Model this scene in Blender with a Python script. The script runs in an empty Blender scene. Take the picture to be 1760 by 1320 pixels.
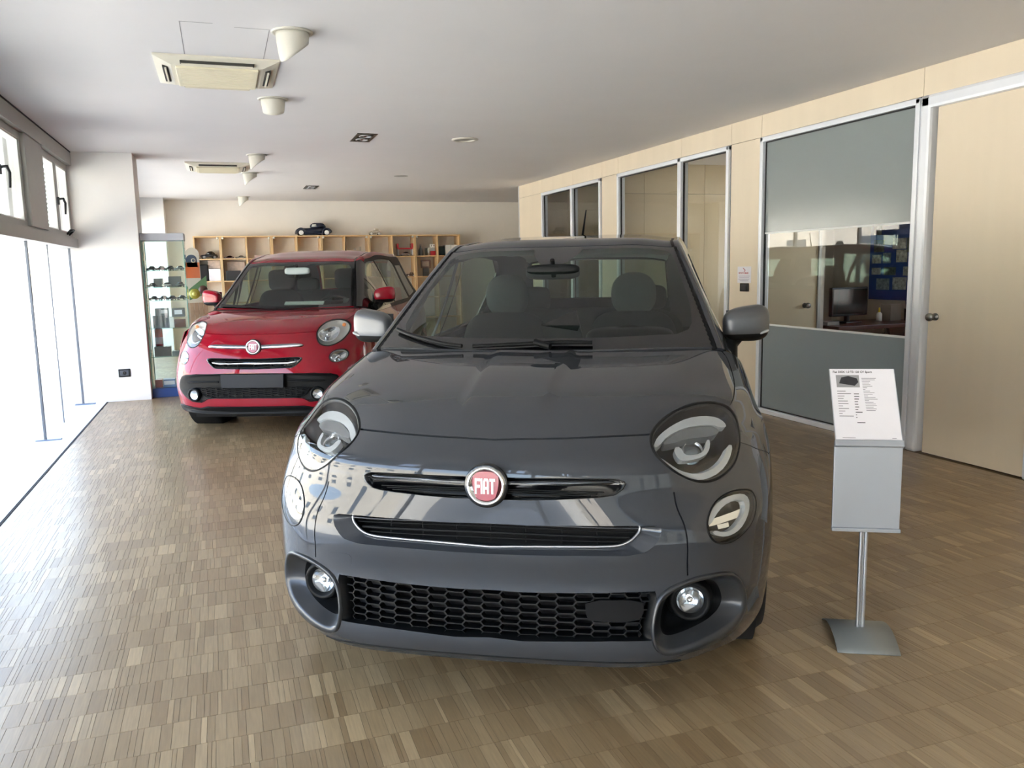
import bpy, bmesh, math, random
import numpy as np
from mathutils import Vector, Matrix
from mathutils.geometry import delaunay_2d_cdt
random.seed(7); RNG = np.random.default_rng(7)
SC = bpy.context.scene; COL = SC.collection
PI = math.pi
# ---------------------------------------------------------------- camera, sky, exposure
cam = bpy.data.cameras.new('camera'); co = bpy.data.objects.new('camera', cam); COL.objects.link(co)
cam.sensor_width = 36; cam.lens = 1421.02 / 1760 * 36; cam.clip_start = .05; cam.clip_end = 300
def cam_matrix(pitch, roll, yaw, loc):
    cy, sy, cp, sp, cr, sr = math.cos(yaw), math.sin(yaw), math.cos(pitch), math.sin(pitch), math.cos(roll), math.sin(roll)
    f0, r0, u0 = Vector((sy, cy, 0)), Vector((cy, -sy, 0)), Vector((0, 0, 1))
    f = f0 * cp - u0 * sp; u = u0 * cp + f0 * sp
    r = r0 * cr - u * sr; u = u * cr + r0 * sr
    m = Matrix((r, u, -f)).transposed().to_4x4(); m.translation = loc
    return m
co.matrix_world = cam_matrix(math.radians(8.00234), math.radians(1.1936), math.radians(19.1246), (0, 0, 1.4083))
SC.camera = co
wd = bpy.data.worlds.new('world'); SC.world = wd; wd.use_nodes = True
wn = wd.node_tree.nodes; wl = wd.node_tree.links
sky = wn.new('ShaderNodeTexSky'); sky.sky_type = 'NISHITA'; sky.sun_disc = False
sky.sun_elevation = math.radians(52); sky.sun_rotation = math.radians(60); sky.air_density = 1.0; sky.dust_density = 2.5; sky.ozone_density = 1.0
bg = wn['Background']; bg.inputs['Strength'].default_value = 0.62
hsv = wn.new('ShaderNodeHueSaturation'); hsv.inputs['Saturation'].default_value = .8
wl.new(sky.outputs[0], hsv.inputs['Color']); wl.new(hsv.outputs[0], bg.inputs['Color'])
SC.view_settings.view_transform = 'Standard'; SC.view_settings.look = 'None'
SC.view_settings.gamma = 1; SC.view_settings.use_curve_mapping = False
SC.view_settings.exposure = 1.85
SC.cycles.use_denoising = True
SC.cycles.max_bounces = 12; SC.cycles.diffuse_bounces = 7; SC.cycles.glossy_bounces = 6
SC.cycles.transparent_max_bounces = 24; SC.cycles.transmission_bounces = 8
SC.cycles.caustics_reflective = False; SC.cycles.caustics_refractive = False
sun = bpy.data.lights.new('sun', 'SUN'); so = bpy.data.objects.new('sun', sun); COL.objects.link(so)
sun.energy = 11.0; sun.angle = math.radians(.6); sun.color = (1, .95, .87)
so.rotation_euler = Vector((-.62, -.28, -.80)).to_track_quat('-Z', 'Y').to_euler()   # from behind the building, high
# daylight enters by these openings (portals give off no light of their own)
for (loc, rot, sx, sy) in (((-1.62, 4.0, 1.32), (0, -PI/2, 0), 2.75, 20.0), ((-1.62, 13.3, 1.2), (0, -PI/2, 0), 2.25, 5.0), ((1.6, -5.95, 1.32), (PI/2, 0, 0), 6.2, 2.7)):
    a = bpy.data.lights.new('daylight_portal', 'AREA'); o = bpy.data.objects.new('daylight_portal', a); COL.objects.link(o)
    a.shape = 'RECTANGLE'; a.size = sx; a.size_y = sy; a.cycles.is_portal = True
    o.location = loc; o.rotation_euler = rot
# ---------------------------------------------------------------- materials
def lin(c):
    if isinstance(c, str):
        v = [int(c[i:i+2], 16) / 255 for i in (0, 2, 4)]
        return tuple(x / 12.92 if x <= .04045 else ((x + .055) / 1.055) ** 2.4 for x in v) + (1,)
    return tuple(c) + (1,)
MC = {}
def mat(name, color, rough=.5, metal=0., coat=0., coat_rough=.03, spec=.5, emit=0., var=0., scale=8., bump=0., vec='Object', stretch=(1, 1, 1), trans=0., ior=1.45):
    if name in MC: return MC[name]
    m = bpy.data.materials.new(name); m.use_nodes = True; N = m.node_tree.nodes; L = m.node_tree.links
    b = N['Principled BSDF']; I = b.inputs
    I['Base Color'].default_value = lin(color); I['Roughness'].default_value = rough; I['Metallic'].default_value = metal
    I['Coat Weight'].default_value = coat; I['Coat Roughness'].default_value = coat_rough; I['Specular IOR Level'].default_value = spec
    I['Transmission Weight'].default_value = trans; I['IOR'].default_value = ior
    if emit: I['Emission Color'].default_value = lin(color); I['Emission Strength'].default_value = emit
    tc = N.new('ShaderNodeTexCoord'); mp = N.new('ShaderNodeMapping'); L.new(tc.outputs[vec], mp.inputs[0]); mp.inputs['Scale'].default_value = stretch
    nz = N.new('ShaderNodeTexNoise'); nz.inputs['Scale'].default_value = scale; nz.inputs['Detail'].default_value = 4; L.new(mp.outputs[0], nz.inputs['Vector'])
    hs = N.new('ShaderNodeHueSaturation'); hs.inputs['Color'].default_value = lin(color)
    mr = N.new('ShaderNodeMapRange'); v = var if var else .03
    mr.inputs['From Min'].default_value = .3; mr.inputs['From Max'].default_value = .7
    mr.inputs['To Min'].default_value = 1 - v; mr.inputs['To Max'].default_value = 1 + v
    L.new(nz.outputs['Fac'], mr.inputs['Value']); L.new(mr.outputs[0], hs.inputs['Value']); L.new(hs.outputs[0], I['Base Color'])
    if bump:
        bp = N.new('ShaderNodeBump'); bp.inputs['Strength'].default_value = bump; bp.inputs['Distance'].default_value = .002
        L.new(nz.outputs['Fac'], bp.inputs['Height']); L.new(bp.outputs[0], I['Normal'])
    MC[name] = m; return m
def glass(name, tint=(1, 1, 1), gloss=1.0, rough=0., ior=1.5, film=None, film_mix=0.):
    """thin pane: what lies behind stays visible through the tint, the sheen follows Fresnel; an optional diffuse film frosts it"""
    if name in MC: return MC[name]
    m = bpy.data.materials.new(name); m.use_nodes = True; N = m.node_tree.nodes; L = m.node_tree.links
    N.remove(N['Principled BSDF']); out = N['Material Output']
    t = N.new('ShaderNodeBsdfTransparent'); t.inputs[0].default_value = tuple(tint) + (1,)
    g = N.new('ShaderNodeBsdfGlossy'); g.inputs['Roughness'].default_value = rough; g.inputs['Color'].default_value = (gloss,) * 3 + (1,)
    fr = N.new('ShaderNodeFresnel'); fr.inputs['IOR'].default_value = ior
    geo = N.new('ShaderNodeNewGeometry'); ml = N.new('ShaderNodeMath'); ml.operation = 'SUBTRACT'; ml.inputs[0].default_value = 1; L.new(geo.outputs['Backfacing'], ml.inputs[1])
    m2 = N.new('ShaderNodeMath'); m2.operation = 'MULTIPLY'; L.new(fr.outputs[0], m2.inputs[0]); L.new(ml.outputs[0], m2.inputs[1])
    base = t
    if film:
        d = N.new('ShaderNodeBsdfDiffuse'); d.inputs[0].default_value = lin(film)
        tl = N.new('ShaderNodeBsdfTranslucent'); tl.inputs[0].default_value = lin(film)
        a = N.new('ShaderNodeMixShader'); a.inputs[0].default_value = .45; L.new(d.outputs[0], a.inputs[1]); L.new(tl.outputs[0], a.inputs[2])
        x = N.new('ShaderNodeMixShader'); x.inputs[0].default_value = film_mix; L.new(t.outputs[0], x.inputs[1]); L.new(a.outputs[0], x.inputs[2]); base = x
    mx = N.new('ShaderNodeMixShader'); L.new(m2.outputs[0], mx.inputs[0]); L.new(base.outputs[0], mx.inputs[1]); L.new(g.outputs[0], mx.inputs[2])
    L.new(mx.outputs[0], out.inputs['Surface']); MC[name] = m; return m
# ---------------------------------------------------------------- mesh helpers
def link(name, me, m=None, parent=None, loc=None, rot=None):
    o = bpy.data.objects.new(name, me); COL.objects.link(o)
    if m is not None and me is not None and not me.materials: me.materials.append(m)
    if parent is not None: o.parent = parent
    if loc is not None: o.location = loc
    if rot is not None: o.rotation_euler = rot
    return o
def mesh(name, V, Fc, m, parent=None, smooth=False, loc=None, rot=None):
    me = bpy.data.meshes.new(name); me.from_pydata([tuple(map(float, v)) for v in V], [], [tuple(map(int, f)) for f in Fc]); me.update()
    if smooth: me.shade_smooth()
    return link(name, me, m, parent, loc, rot)
class MB:
    """collects shapes, builds them as one mesh object"""
    def __init__(s): s.V = []; s.F = []; s.S = []
    def add(s, V, Fc, smooth=False):
        n = len(s.V); s.V += [tuple(v) for v in V]; s.F += [tuple(i + n for i in f) for f in Fc]; s.S += [smooth] * len(Fc); return s
    def box(s, lo, hi, bev=0.):
        x0, y0, z0 = lo; x1, y1, z1 = hi
        if bev <= 0:
            V = [(x, y, z) for x in (x0, x1) for y in (y0, y1) for z in (z0, z1)]
            return s.add(V, [(0, 1, 3, 2), (4, 6, 7, 5), (0, 4, 5, 1), (2, 3, 7, 6), (0, 2, 6, 4), (1, 5, 7, 3)])
        bm = bmesh.new(); bmesh.ops.create_cube(bm, size=1)
        for v in bm.verts: v.co = Vector(((x0 + x1) / 2 + v.co.x * (x1 - x0), (y0 + y1) / 2 + v.co.y * (y1 - y0), (z0 + z1) / 2 + v.co.z * (z1 - z0)))
        bmesh.ops.bevel(bm, geom=bm.edges[:], offset=bev, segments=2, affect='EDGES', profile=.6)
        return s.bm(bm)
    def bm(s, bm, smooth=False):
        bm.verts.ensure_lookup_table(); bm.verts.index_update()
        s.add([v.co[:] for v in bm.verts], [[v.index for v in f.verts] for f in bm.faces], smooth); bm.free(); return s
    def prism(s, poly, axis, a, b, inset=None):
        """polygon (2-D, counter-clockwise) swept along an axis from a to b"""
        n = len(poly)
        def P(p, t): return {0: (t, p[0], p[1]), 1: (p[0], t, p[1]), 2: (p[0], p[1], t)}[axis]
        V = [P(p, a) for p in poly] + [P(p, b) for p in poly]
        Fc = [tuple(range(n))[::-1], tuple(range(n, 2 * n))] + [(i, (i + 1) % n, n + (i + 1) % n, n + i) for i in range(n)]
        return s.add(V, Fc)
    def tube(s, pts, r, n=10, cap=True, closed=False):
        P = [Vector(p) for p in pts]; K = len(P); R = r if hasattr(r, '__len__') else [r] * K
        V = []; Fc = []; up = None
        for i, p in enumerate(P):
            d = (P[(i + 1) % K if closed else min(i + 1, K - 1)] - P[(i - 1) % K if closed else max(i - 1, 0)]).normalized()
            if up is None: up = d.orthogonal().normalized()
            a = (up - d * up.dot(d)).normalized(); up = a; b = d.cross(a)
            V += [p + (a * math.cos(2 * PI * k / n) + b * math.sin(2 * PI * k / n)) * R[i] for k in range(n)]
        for i in range(K if closed else K - 1):
            j = (i + 1) % K
            Fc += [(i * n + k, i * n + (k + 1) % n, j * n + (k + 1) % n, j * n + k) for k in range(n)]
        s.add(V, Fc, True)
        if cap and not closed: s.add(V[:n], [tuple(range(n))[::-1]]); s.add(V[-n:], [tuple(range(n))])
        return s
    def lathe(s, prof, n=24, mtx=None, smooth=True):
        """profile [(r, h)] turned about the local Z axis"""
        V = []; Fc = []; K = len(prof)
        for r, h in prof:
            for k in range(n):
                v = Vector((r * math.cos(2 * PI * k / n), r * math.sin(2 * PI * k / n), h)); V.append(mtx @ v if mtx else v)
        for i in range(K - 1):
            Fc += [(i * n + k, i * n + (k + 1) % n, (i + 1) * n + (k + 1) % n, (i + 1) * n + k) for k in range(n)]
        return s.add(V, Fc, smooth)
    def build(s, name, m, parent=None, loc=None, rot=None):
        me = bpy.data.meshes.new(name); me.from_pydata(s.V, [], s.F); me.update()
        me.polygons.foreach_set('use_smooth', s.S)
        return link(name, me, m, parent, loc, rot)
def bx(name, lo, hi, m, parent=None, bev=0., loc=None, rot=None): return MB().box(lo, hi, bev).build(name, m, parent, loc, rot)
def tag(o, label=None, cat=None, group=None, kind=None):
    for k, v in (('label', label), ('category', cat), ('group', group), ('kind', kind)):
        if v: o[k] = v
    return o
def thing(name, label, cat, loc=(0, 0, 0), rz=0., group=None):
    o = bpy.data.objects.new(name, None); COL.objects.link(o); o.location = loc; o.rotation_euler = (0, 0, rz); o.empty_display_size = .05
    return tag(o, label, cat, group)
def struct(o): o['kind'] = 'structure'; return o
def sempty(name): 
    o = bpy.data.objects.new(name, None); COL.objects.link(o); return struct(o)
def dup(root, loc, rz=0., label=None, group=None):
    r = root.copy(); COL.objects.link(r); r.location = loc; r.rotation_euler = (0, 0, rz)
    if label: r['label'] = label
    if group: r['group'] = group
    for ch in list(root.children):
        c = ch.copy(); COL.objects.link(c); c.parent = r
        for g in list(ch.children):
            d = g.copy(); COL.objects.link(d); d.parent = c
    return r
# ---------------------------------------------------------------- room
WHITE = mat('white plaster', 'e9e7e3', .85, var=.015, scale=3, bump=.05)
CEIL = mat('ceiling paint', 'dcdad9', .9, var=.012, scale=2, bump=.04)
GREYW = mat('warm grey plaster', 'ebe6dd', .85, var=.02, scale=3, bump=.05)
OFFW = mat('office wall paint', 'bdb7ae', .85, var=.02, scale=3)
MAPLE = mat('pale maple laminate', 'd8cbb5', .42, var=.03, scale=5, stretch=(1, 1, .12), coat=.15, coat_rough=.3)
MAPLE2 = mat('office maple laminate', 'cfc0a2', .5, var=.03, scale=5, stretch=(1, 1, .12))
ALU = mat('silver painted aluminium', 'dfe3ea', .35, metal=.25, var=.01)
ALUG = mat('grey window aluminium', 'a9a8a3', .45, metal=.3, var=.02)
JOINT = mat('dark joint', '2c2a2a', .8)
BLACK = mat('black plastic', '141415', .35, var=.05)
STONE = mat('white sill stone', 'e9eaec', .35, var=.03, scale=12)
CLEAR = glass('clear glass', (.97, .985, .975))
SHOP = glass('shop window glass', (.97, .985, .98), gloss=.9)
FROST = glass('frosted film glass', (.75, .8, .8), gloss=.9, rough=.18, film='a9b2b2', film_mix=.88, ior=1.6)
CH = 2.745; RX = 4.77; BY = 16.4
# floor: end-grain mosaic parquet; staves laid in rows across the room
def parquet_material():
    m = bpy.data.materials.new('oak parquet'); m.use_nodes = True; N = m.node_tree.nodes; L = m.node_tree.links; b = N['Principled BSDF']
    at = N.new('ShaderNodeAttribute'); at.attribute_name = 'tone'; at.attribute_type = 'GEOMETRY'
    cr = N.new('ShaderNodeValToRGB'); e = cr.color_ramp.elements
    e[0].position = 0; e[0].color = lin('856c4c'); e[1].position = 1; e[1].color = lin('b9a07a')
    k = e.new(.5); k.color = lin('9b8361')
    L.new(at.outputs['Fac'], cr.inputs[0])
    tc = N.new('ShaderNodeTexCoord'); mp = N.new('ShaderNodeMapping'); mp.inputs['Scale'].default_value = (150, 9, 1); L.new(tc.outputs['Object'], mp.inputs[0])
    nz = N.new('ShaderNodeTexNoise'); nz.inputs['Scale'].default_value = 1; nz.inputs['Detail'].default_value = 3; L.new(mp.outputs[0], nz.inputs['Vector'])
    n2 = N.new('ShaderNodeTexNoise'); n2.inputs['Scale'].default_value = .9; n2.inputs['Detail'].default_value = 3; L.new(tc.outputs['Object'], n2.inputs['Vector'])
    hs = N.new('ShaderNodeHueSaturation'); L.new(cr.outputs[0], hs.inputs['Color'])
    ma = N.new('ShaderNodeMath'); ma.operation = 'MULTIPLY_ADD'; L.new(nz.outputs['Fac'], ma.inputs[0]); ma.inputs[1].default_value = .5; ma.inputs[2].default_value = .62
    mb = N.new('ShaderNodeMath'); mb.operation = 'MULTIPLY_ADD'; L.new(n2.outputs['Fac'], mb.inputs[0]); mb.inputs[1].default_value = .22; mb.inputs[2].default_value = .9
    mm = N.new('ShaderNodeMath'); mm.operation = 'MULTIPLY'; L.new(ma.outputs[0], mm.inputs[0]); L.new(mb.outputs[0], mm.inputs[1]); L.new(mm.outputs[0], hs.inputs['Value'])
    L.new(hs.outputs[0], b.inputs['Base Color'])
    rr = N.new('ShaderNodeMath'); rr.operation = 'MULTIPLY_ADD'; L.new(n2.outputs['Fac'], rr.inputs[0]); rr.inputs[1].default_value = .16; rr.inputs[2].default_value = .24; L.new(rr.outputs[0], b.inputs['Roughness'])
    b.inputs['Specular IOR Level'].default_value = .85
    bp = N.new('ShaderNodeBump'); bp.inputs['Strength'].default_value = .12; bp.inputs['Distance'].default_value = .001; L.new(nz.outputs['Fac'], bp.inputs['Height']); L.new(bp.outputs[0], b.inputs['Normal'])
    return m
OAK = parquet_material()
floor = struct(bx('floor', (-1.3, -6, -.12), (9.2, 16.5, -.0012), mat('parquet joint filler', '66543a', .7)))
ROW = .158
def stave_geo(x0, x1, y0, y1, dz):
    g = .0002; b = .0007
    V = [(x0 + g, y0 + g, -.0015), (x1 - g, y0 + g, -.0015), (x1 - g, y1 - g, -.0015), (x0 + g, y1 - g, -.0015), (x0 + b, y0 + b, dz), (x1 - b, y0 + b, dz), (x1 - b, y1 - b, dz), (x0 + b, y1 - b, dz)]
    return V, [(4, 5, 6, 7), (0, 1, 5, 4), (1, 2, 6, 5), (2, 3, 7, 6), (3, 0, 4, 7)]
def staves():
    fwd = Vector((math.sin(.3338), math.cos(.3338), 0)); out = []
    y = -.8
    while y < 16.3:
        x = -1.285 - RNG.random() * .05; fine = y < 9
        hi = 4.74 if y < 13.2 else 9.0
        tone_run = RNG.random()
        while x < hi:
            w = RNG.choice([.012, .018, .024, .034, .05]) * (1 if fine else 1.6)
            if RNG.random() < .22: tone_run = RNG.random()
            t = min(1, max(0, .45 + .34 * (tone_run - .5) + .42 * (RNG.random() - .5) + (.38 if RNG.random() < .07 else 0)))
            d = fwd.x * x + fwd.y * y; s = -fwd.x * y + fwd.y * x
            if d > .2 and abs(s) < d * .9 + 1.6: out.append((max(x, -1.285), min(x + w, hi), y, y + ROW, t, d))
            x += w
        y += ROW
    return out
ST = [s for s in staves() if s[1] - s[0] > .006]
def vis(s):   # the staves nearest the lens are objects of their own
    x, y = (s[0] + s[1]) / 2, (s[2] + s[3]) / 2; yy = y * .945 + x * .328; xx = x * .945 - y * .328
    py = 660 + 1421 * math.tan(math.atan2(1.408, yy) - .1397); px = 880 + 1421 * xx / yy * .97
    return 0 < px < 1760 and py < 1318
cand = sorted([s for s in ST if vis(s)], key=lambda s: -(s[1] - s[0]) / s[5] ** 3)
near = set(map(id, cand[:300]))
V = []; Fc = []; T = []
def tone_attr(me, vals):
    a = me.attributes.new('tone', 'FLOAT', 'FACE'); a.data.foreach_set('value', np.asarray(vals, np.float32))
for s in ST:
    dz = float(RNG.random()) * .0005
    g, f = stave_geo(s[0], s[1], s[2], s[3], dz)
    if id(s) in near:
        me = bpy.data.meshes.new('parquet_block'); me.from_pydata(g, [], f); tone_attr(me, [s[4]] * 5); me.materials.append(OAK); link('parquet_block', me, None, floor)
    else:
        n = len(V); V += g; Fc += [tuple(i + n for i in q) for q in f]; T += [s[4]] * 5
me = bpy.data.meshes.new('parquet_blocks'); me.from_pydata(V, [], Fc); tone_attr(me, T); me.materials.append(OAK)
tag(link('parquet_blocks', me, None, floor), kind='stuff')
bx('office_floor', (4.83, -6, -.004), (9, 13.15, .0), mat('office floor', '7d6a50', .4, var=.05), floor)
struct(bx('trim_1', (-1.3, -6, -.02), (-1.285, 10.2, .004), JOINT))
struct(bx('trim_2', (-1.62, -6, -.1), (-1.3, 16.5, .006), STONE))
struct(bx('ceiling', (-1.62, -6.1, CH), (9.2, 16.6, CH + .2), CEIL))
for (x0, x1, y0, y1) in ((-.12, -.116, 4.95, 5.66), (.345, .349, 5.0, 5.66), (-.12, .05, 4.94, 4.944), (.16, .349, 4.985, 4.989)):
    struct(bx('trim_3', (x0, y0, CH - .0008), (x1, y1, CH + .01), mat('hatch crack', '8d8b8a', .9)))
# back wall, column and pillar
struct(bx('wall_back', (-1.62, BY, 0), (9.2, BY + .2, CH), GREYW))
struct(bx('wall_side', (9.2, 13.0, 0), (9.3, BY + .2, CH), GREYW))
w = struct(MB().box((-1.62, 15.95, 0), (-.86, BY, CH), .004).build('wall_corner', WHITE))
pil = struct(MB().box((-1.7, 10.2, 0), (-.832, 10.75, CH), .004).build('wall_pillar', WHITE))
# ---- window wall on the left
FX0, FX1 = -1.62, -1.44
wl_ = sempty('wall_left')
bx('fascia_beam', (FX0 - .1, -6, 2.595), (FX1, 10.2, CH + .0), ALUG, wl_)
bx('shadow_gap', (FX1 - .002, -6, CH - .014), (FX1 + .004, 10.2, CH - .001), JOINT, wl_)
bx('transom', (FX0, -6, 1.715), (FX1, 10.2, 1.815), ALUG, wl_, .004)
bx('transom_cap', (FX0, -6, 1.815), (FX1 - .03, 10.2, 1.835), ALUG, wl_)
bx('upper_wall', (FX0, 10.75, 2.3), (FX1, 15.95, CH), WHITE, wl_)
MUL = mat('dark grey mullion', '62676e', .4, metal=.2)
for p in (8.0, 10.33 - .2): bx('mullion', (-1.536, p - .013, .0), (-1.514, p + .013, 1.715), MUL, wl_, .004)
bx('mullion', (-1.533, 8.918, 0), (-1.521, 8.930, 1.715), MUL, wl_)
for k in range(6): bx('mullion', (-1.56, 6.0 - 2.4 * k - .02, 0), (-1.49, 6.0 - 2.4 * k + .02, 1.715), ALUG, wl_, .004)
for p in (12.4, 14.2): bx('mullion', (-1.56, p - .02, 0), (-1.49, p + .02, 2.3), ALUG, wl_, .004)
for y0, y1 in [(8.02, 8.91), (8.94, 10.1), (6.02, 7.98)] + [(3.62 - 2.4 * k, 5.98 - 2.4 * k) for k in range(4)]:
    bx('glass_pane', (-1.531, y0, .01), (-1.525, y1, 1.715), SHOP, wl_)
for y0, y1 in ((10.76, 12.38), (12.42, 14.18), (14.22, 15.94)): bx('glass_pane', (-1.531, y0, .01), (-1.525, y1, 2.3), SHOP, wl_)
for p in (8.0, 10.1): MB().box((-1.60, p - .03, .0), (-1.40, p + .03, .016)).build('mullion_foot', mat('blue grey steel', '6f7d93', .4, metal=.6), wl_)
nwin = 0
BLK = mat('window handle black', '1b1b1c', .4)
LOUV = mat('louvre blade', '87918f', .5)
def clerestory(y0, y1, handle=None, low=None):
    global nwin; nwin += 1
    w = sempty('window_%d' % nwin)
    m = MB(); X0, X1 = -1.57, -1.485
    for a, b, c, d in ((y0, y1, 1.835, 1.875), (y0, y1, 2.535, 2.595), (y0, y0 + .05, 1.875, 2.535), (y1 - .05, y1, 1.875, 2.535)): m.box((X0, a, c), (X1, b, d), .005)
    m.build('frame', ALUG, w)
    m = MB()
    for a, b, c, d in ((y0 + .05, y1 - .05, 1.875, 1.885), (y0 + .05, y1 - .05, 2.525, 2.535), (y0 + .05, y0 + .06, 1.885, 2.525), (y1 - .065, y1 - .05, 1.885, 2.525)): m.box((X0, a, c), (X1 - .01, b, d))
    m.build('glazing_bead', mat('white bead', 'f2f2f0', .4), w)
    bx('glass_pane', (-1.535, y0 + .05, 1.875), (-1.53, y1 - .05, 2.535), SHOP, w)
    for k in range(15):
        z = 1.90 + k * .044
        MB().prism([(-1.72, z), (-1.66, z + .018), (-1.66, z + .022), (-1.72, z + .004)], 1, y0 - .02, y1 - .09).build('louvre_slat', LOUV, w)
    if handle:
        y, z = handle
        h = MB().box((-1.485, y - .015, z - .035), (-1.465, y + .015, z + .04), .004).tube([(-1.465, y, z + .02), (-1.43, y, z + .025), (-1.415, y, z - .02), (-1.42, y - .01, z - .13)], [.012, .013, .011, .009], 8)
        h.build('handle', BLK, w)
    if low:
        MB().tube([(-1.485, low - .07, 1.85), (-1.45, low - .07, 1.89), (-1.43, low + .02, 1.895), (-1.485, low + .07, 1.85)], .012, 8).build('catch', BLK, w)
    return w
clerestory(9.48, 10.2, low=9.9); clerestory(8.68, 9.48, handle=(9.44, 2.16)); clerestory(6.2, 7.95, handle=(7.12, 2.2))
bx('window_post', (FX0, 7.95, 1.835), (FX1 - .01, 8.68, 2.595), ALUG, wl_, .01)
for k in range(5): clerestory(4.2 - 2.4 * k, 5.95 - 2.4 * k); bx('window_post', (FX0, 5.95 - 2.4 * k, 1.835), (FX1 - .01, 6.2 - 2.4 * k, 2.595), ALUG, wl_, .01)
# ---- street end of the room, behind the photographer: a glazed front
wf = sempty('wall_front'); DIMGLASS = glass('dimmed front glass', (.42, .45, .47))  # grey tint added to hold down daylight through the unseen front
bx('lintel', (-1.62, -6.1, 2.45), (9.2, -5.95, CH), ALUG, wf); bx('sill_beam', (-1.62, -6.1, 0), (9.2, -5.95, .15), ALUG, wf)
for k in range(8):
    x = -1.5 + k * 1.5; bx('mullion', (x - .03, -6.06, .15), (x + .03, -5.96, 2.45), ALUG, wf)
    if k < 7: bx('glass_pane', (x + .03, -6.02, .15), (x + 1.47, -6.01, 2.45), DIMGLASS, wf)
# ---- partition on the right
pr = sempty('wall_right')
def panel(y0, y1, z0, z1):
    bx('wall_panel', (RX, y0 + .002, z0 + .002), (RX + .03, y1 - .002, z1 - .002), MAPLE, pr, .0015)
bx('partition_core', (RX + .012, -6, 2.545), (RX + .09, 13.2, CH), JOINT, pr)
JY = [-4.0, -2.0, 0., 1.8, 3.70, 4.757, 6.62, 7.10, 8.03, 9.55, 10.02, 10.97, 12.15, 13.2]
for a, b in zip(JY, JY[1:]): panel(a, b, 2.545, CH)
for a, b in ((-4, -2), (-2, 0), (0, 1.8), (1.8, 3.70), (6.62, 7.10), (9.55, 10.02), (12.15, 13.2)):
    panel(a, b, 0, 2.545); bx('partition_core', (RX + .012, a, 0), (RX + .09, b, 2.545), JOINT, pr)
bx('end_profile', (RX - .006, 13.2, 0), (RX + .1, 13.22, CH), ALU, pr)
bx('partition_return', (RX + .02, 13.16, 0), (9.2, 13.22, CH), MAPLE, pr)
def frame_bars(m, y0, y1, z0, z1, w, top=True, bottom=True, x0=RX - .028, x1=RX + .07, bev=.009):
    m.box((x0, y0, z0), (x1, y0 + w, z1), bev); m.box((x0, y1 - w, z0), (x1, y1, z1), bev)
    if top: m.box((x0, y0, z1 - w), (x1, y1, z1), bev)
    if bottom: m.box((x0, y0, z0), (x1, y1, z0 + w), bev)
    return m
nw = 20
def glazed(y0, y1, bands=None):
    global nw; nw += 1
    w = sempty('window_%d' % nw)
    frame_bars(MB(), y0, y1, 0, 2.54, .045).build('frame', ALU, w)
    ib = MB(); frame_bars(ib, y0 + .045, y1 - .045, .045, 2.495, .01, x0=RX + .006, x1=RX + .024, bev=0); ib.build('gasket', BLACK, w)
    a, b = y0 + .05, y1 - .05
    if bands:
        bx('frosted_pane', (RX + .012, a, .05), (RX + .018, b, bands[0] - .008), FROST, w)
        bx('clear_pane', (RX + .012, a, bands[0]), (RX + .018, b, bands[1]), CLEAR, w)
        bx('frosted_pane', (RX + .012, a, bands[1] + .008), (RX + .018, b, 2.49), FROST, w)
        for z in bands: bx('band_edge', (RX + .009, a, z - .008), (RX + .02, b, z + .008), mat('band edge strip', 'e8eceb', .4), w)
    else: bx('clear_pane', (RX + .012, a, .05), (RX + .018, b, 2.49), CLEAR, w)
    return w
glazed(4.757, 6.61, (.835, 1.675)); glazed(7.11, 8.05); glazed(8.03, 9.54); glazed(10.03, 10.99); glazed(10.97, 12.14)
STEEL = mat('brushed steel', '8b8b88', .3, metal=.9, var=.03)
def knob(parent, x, y, z, side=-1, axis=0):
    m = MB(); R = Matrix.Rotation(side * PI / 2, 4, 'Y') if axis == 0 else Matrix.Rotation(-side * PI / 2, 4, 'X')
    m.lathe([(0, .0), (.027, .0), (.027, .008), (.014, .012), (.012, .035), (.026, .042), (.03, .055), (.026, .07), (.0, .072)], 20, Matrix.Translation((x, y, z)) @ R)
    return m.build('door_knob', STEEL, parent)
d1 = sempty('door_1')
bx('door_leaf', (RX + .006, 3.80, .008), (RX + .046, 4.625, 2.50), MAPLE, d1, .002)
f = MB(); frame_bars(f, 3.70, 4.755, 0, 2.545, .095, bottom=False, x0=RX - .03, bev=.022); f.build('frame', ALU, d1)
knob(d1, RX + .006, 4.56, 1.0)
# offices behind the partition
of = sempty('wall_office')
for y0, y1, z0, z1 in ((-6, 4.6, 0, CH), (6.7, 8.75, 0, CH), (9.9, 13.16, 0, CH), (4.6, 6.7, 0, .9), (4.6, 6.7, 2.3, CH), (8.75, 9.9, 0, .9), (8.75, 9.9, 2.3, CH)): bx('far_wall', (7.3, y0, z0), (7.4, y1, z1), OFFW, of)
for y0, y1 in ((4.6, 6.7), (8.75, 9.9)): bx('glass_pane', (7.34, y0, .9), (7.35, y1, 2.3), glass('added office window glass', (.62, .62, .62)), of); bx('window_bar', (7.32, (y0 + y1) / 2 - .03, .9), (7.38, (y0 + y1) / 2 + .03, 2.3), ALU, of)  # out-of-view windows added to let daylight brighten the offices; tint sets how much
bx('rear_wall', (5.85, 8.6, 0), (7.3, 8.7, CH), OFFW, of); bx('side_wall', (5.86, 7.1, 0), (5.92, 8.6, CH), OFFW, of)
bx('cross_wall', (4.83, 10.1, 0), (7.3, 10.16, CH), JOINT, of)
for x in (4.86, 5.42, 6.35): 
    bx('wall_panel', (x, 10.07, 0), (x + {4.86: .555, 5.42: .925, 6.35: .9}[x], 10.1, 2.35), MAPLE2, of); bx('wall_panel', (x, 10.07, 2.355), (x + {4.86: .555, 5.42: .925, 6.35: .9}[x], 10.1, CH), MAPLE2, of)
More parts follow.
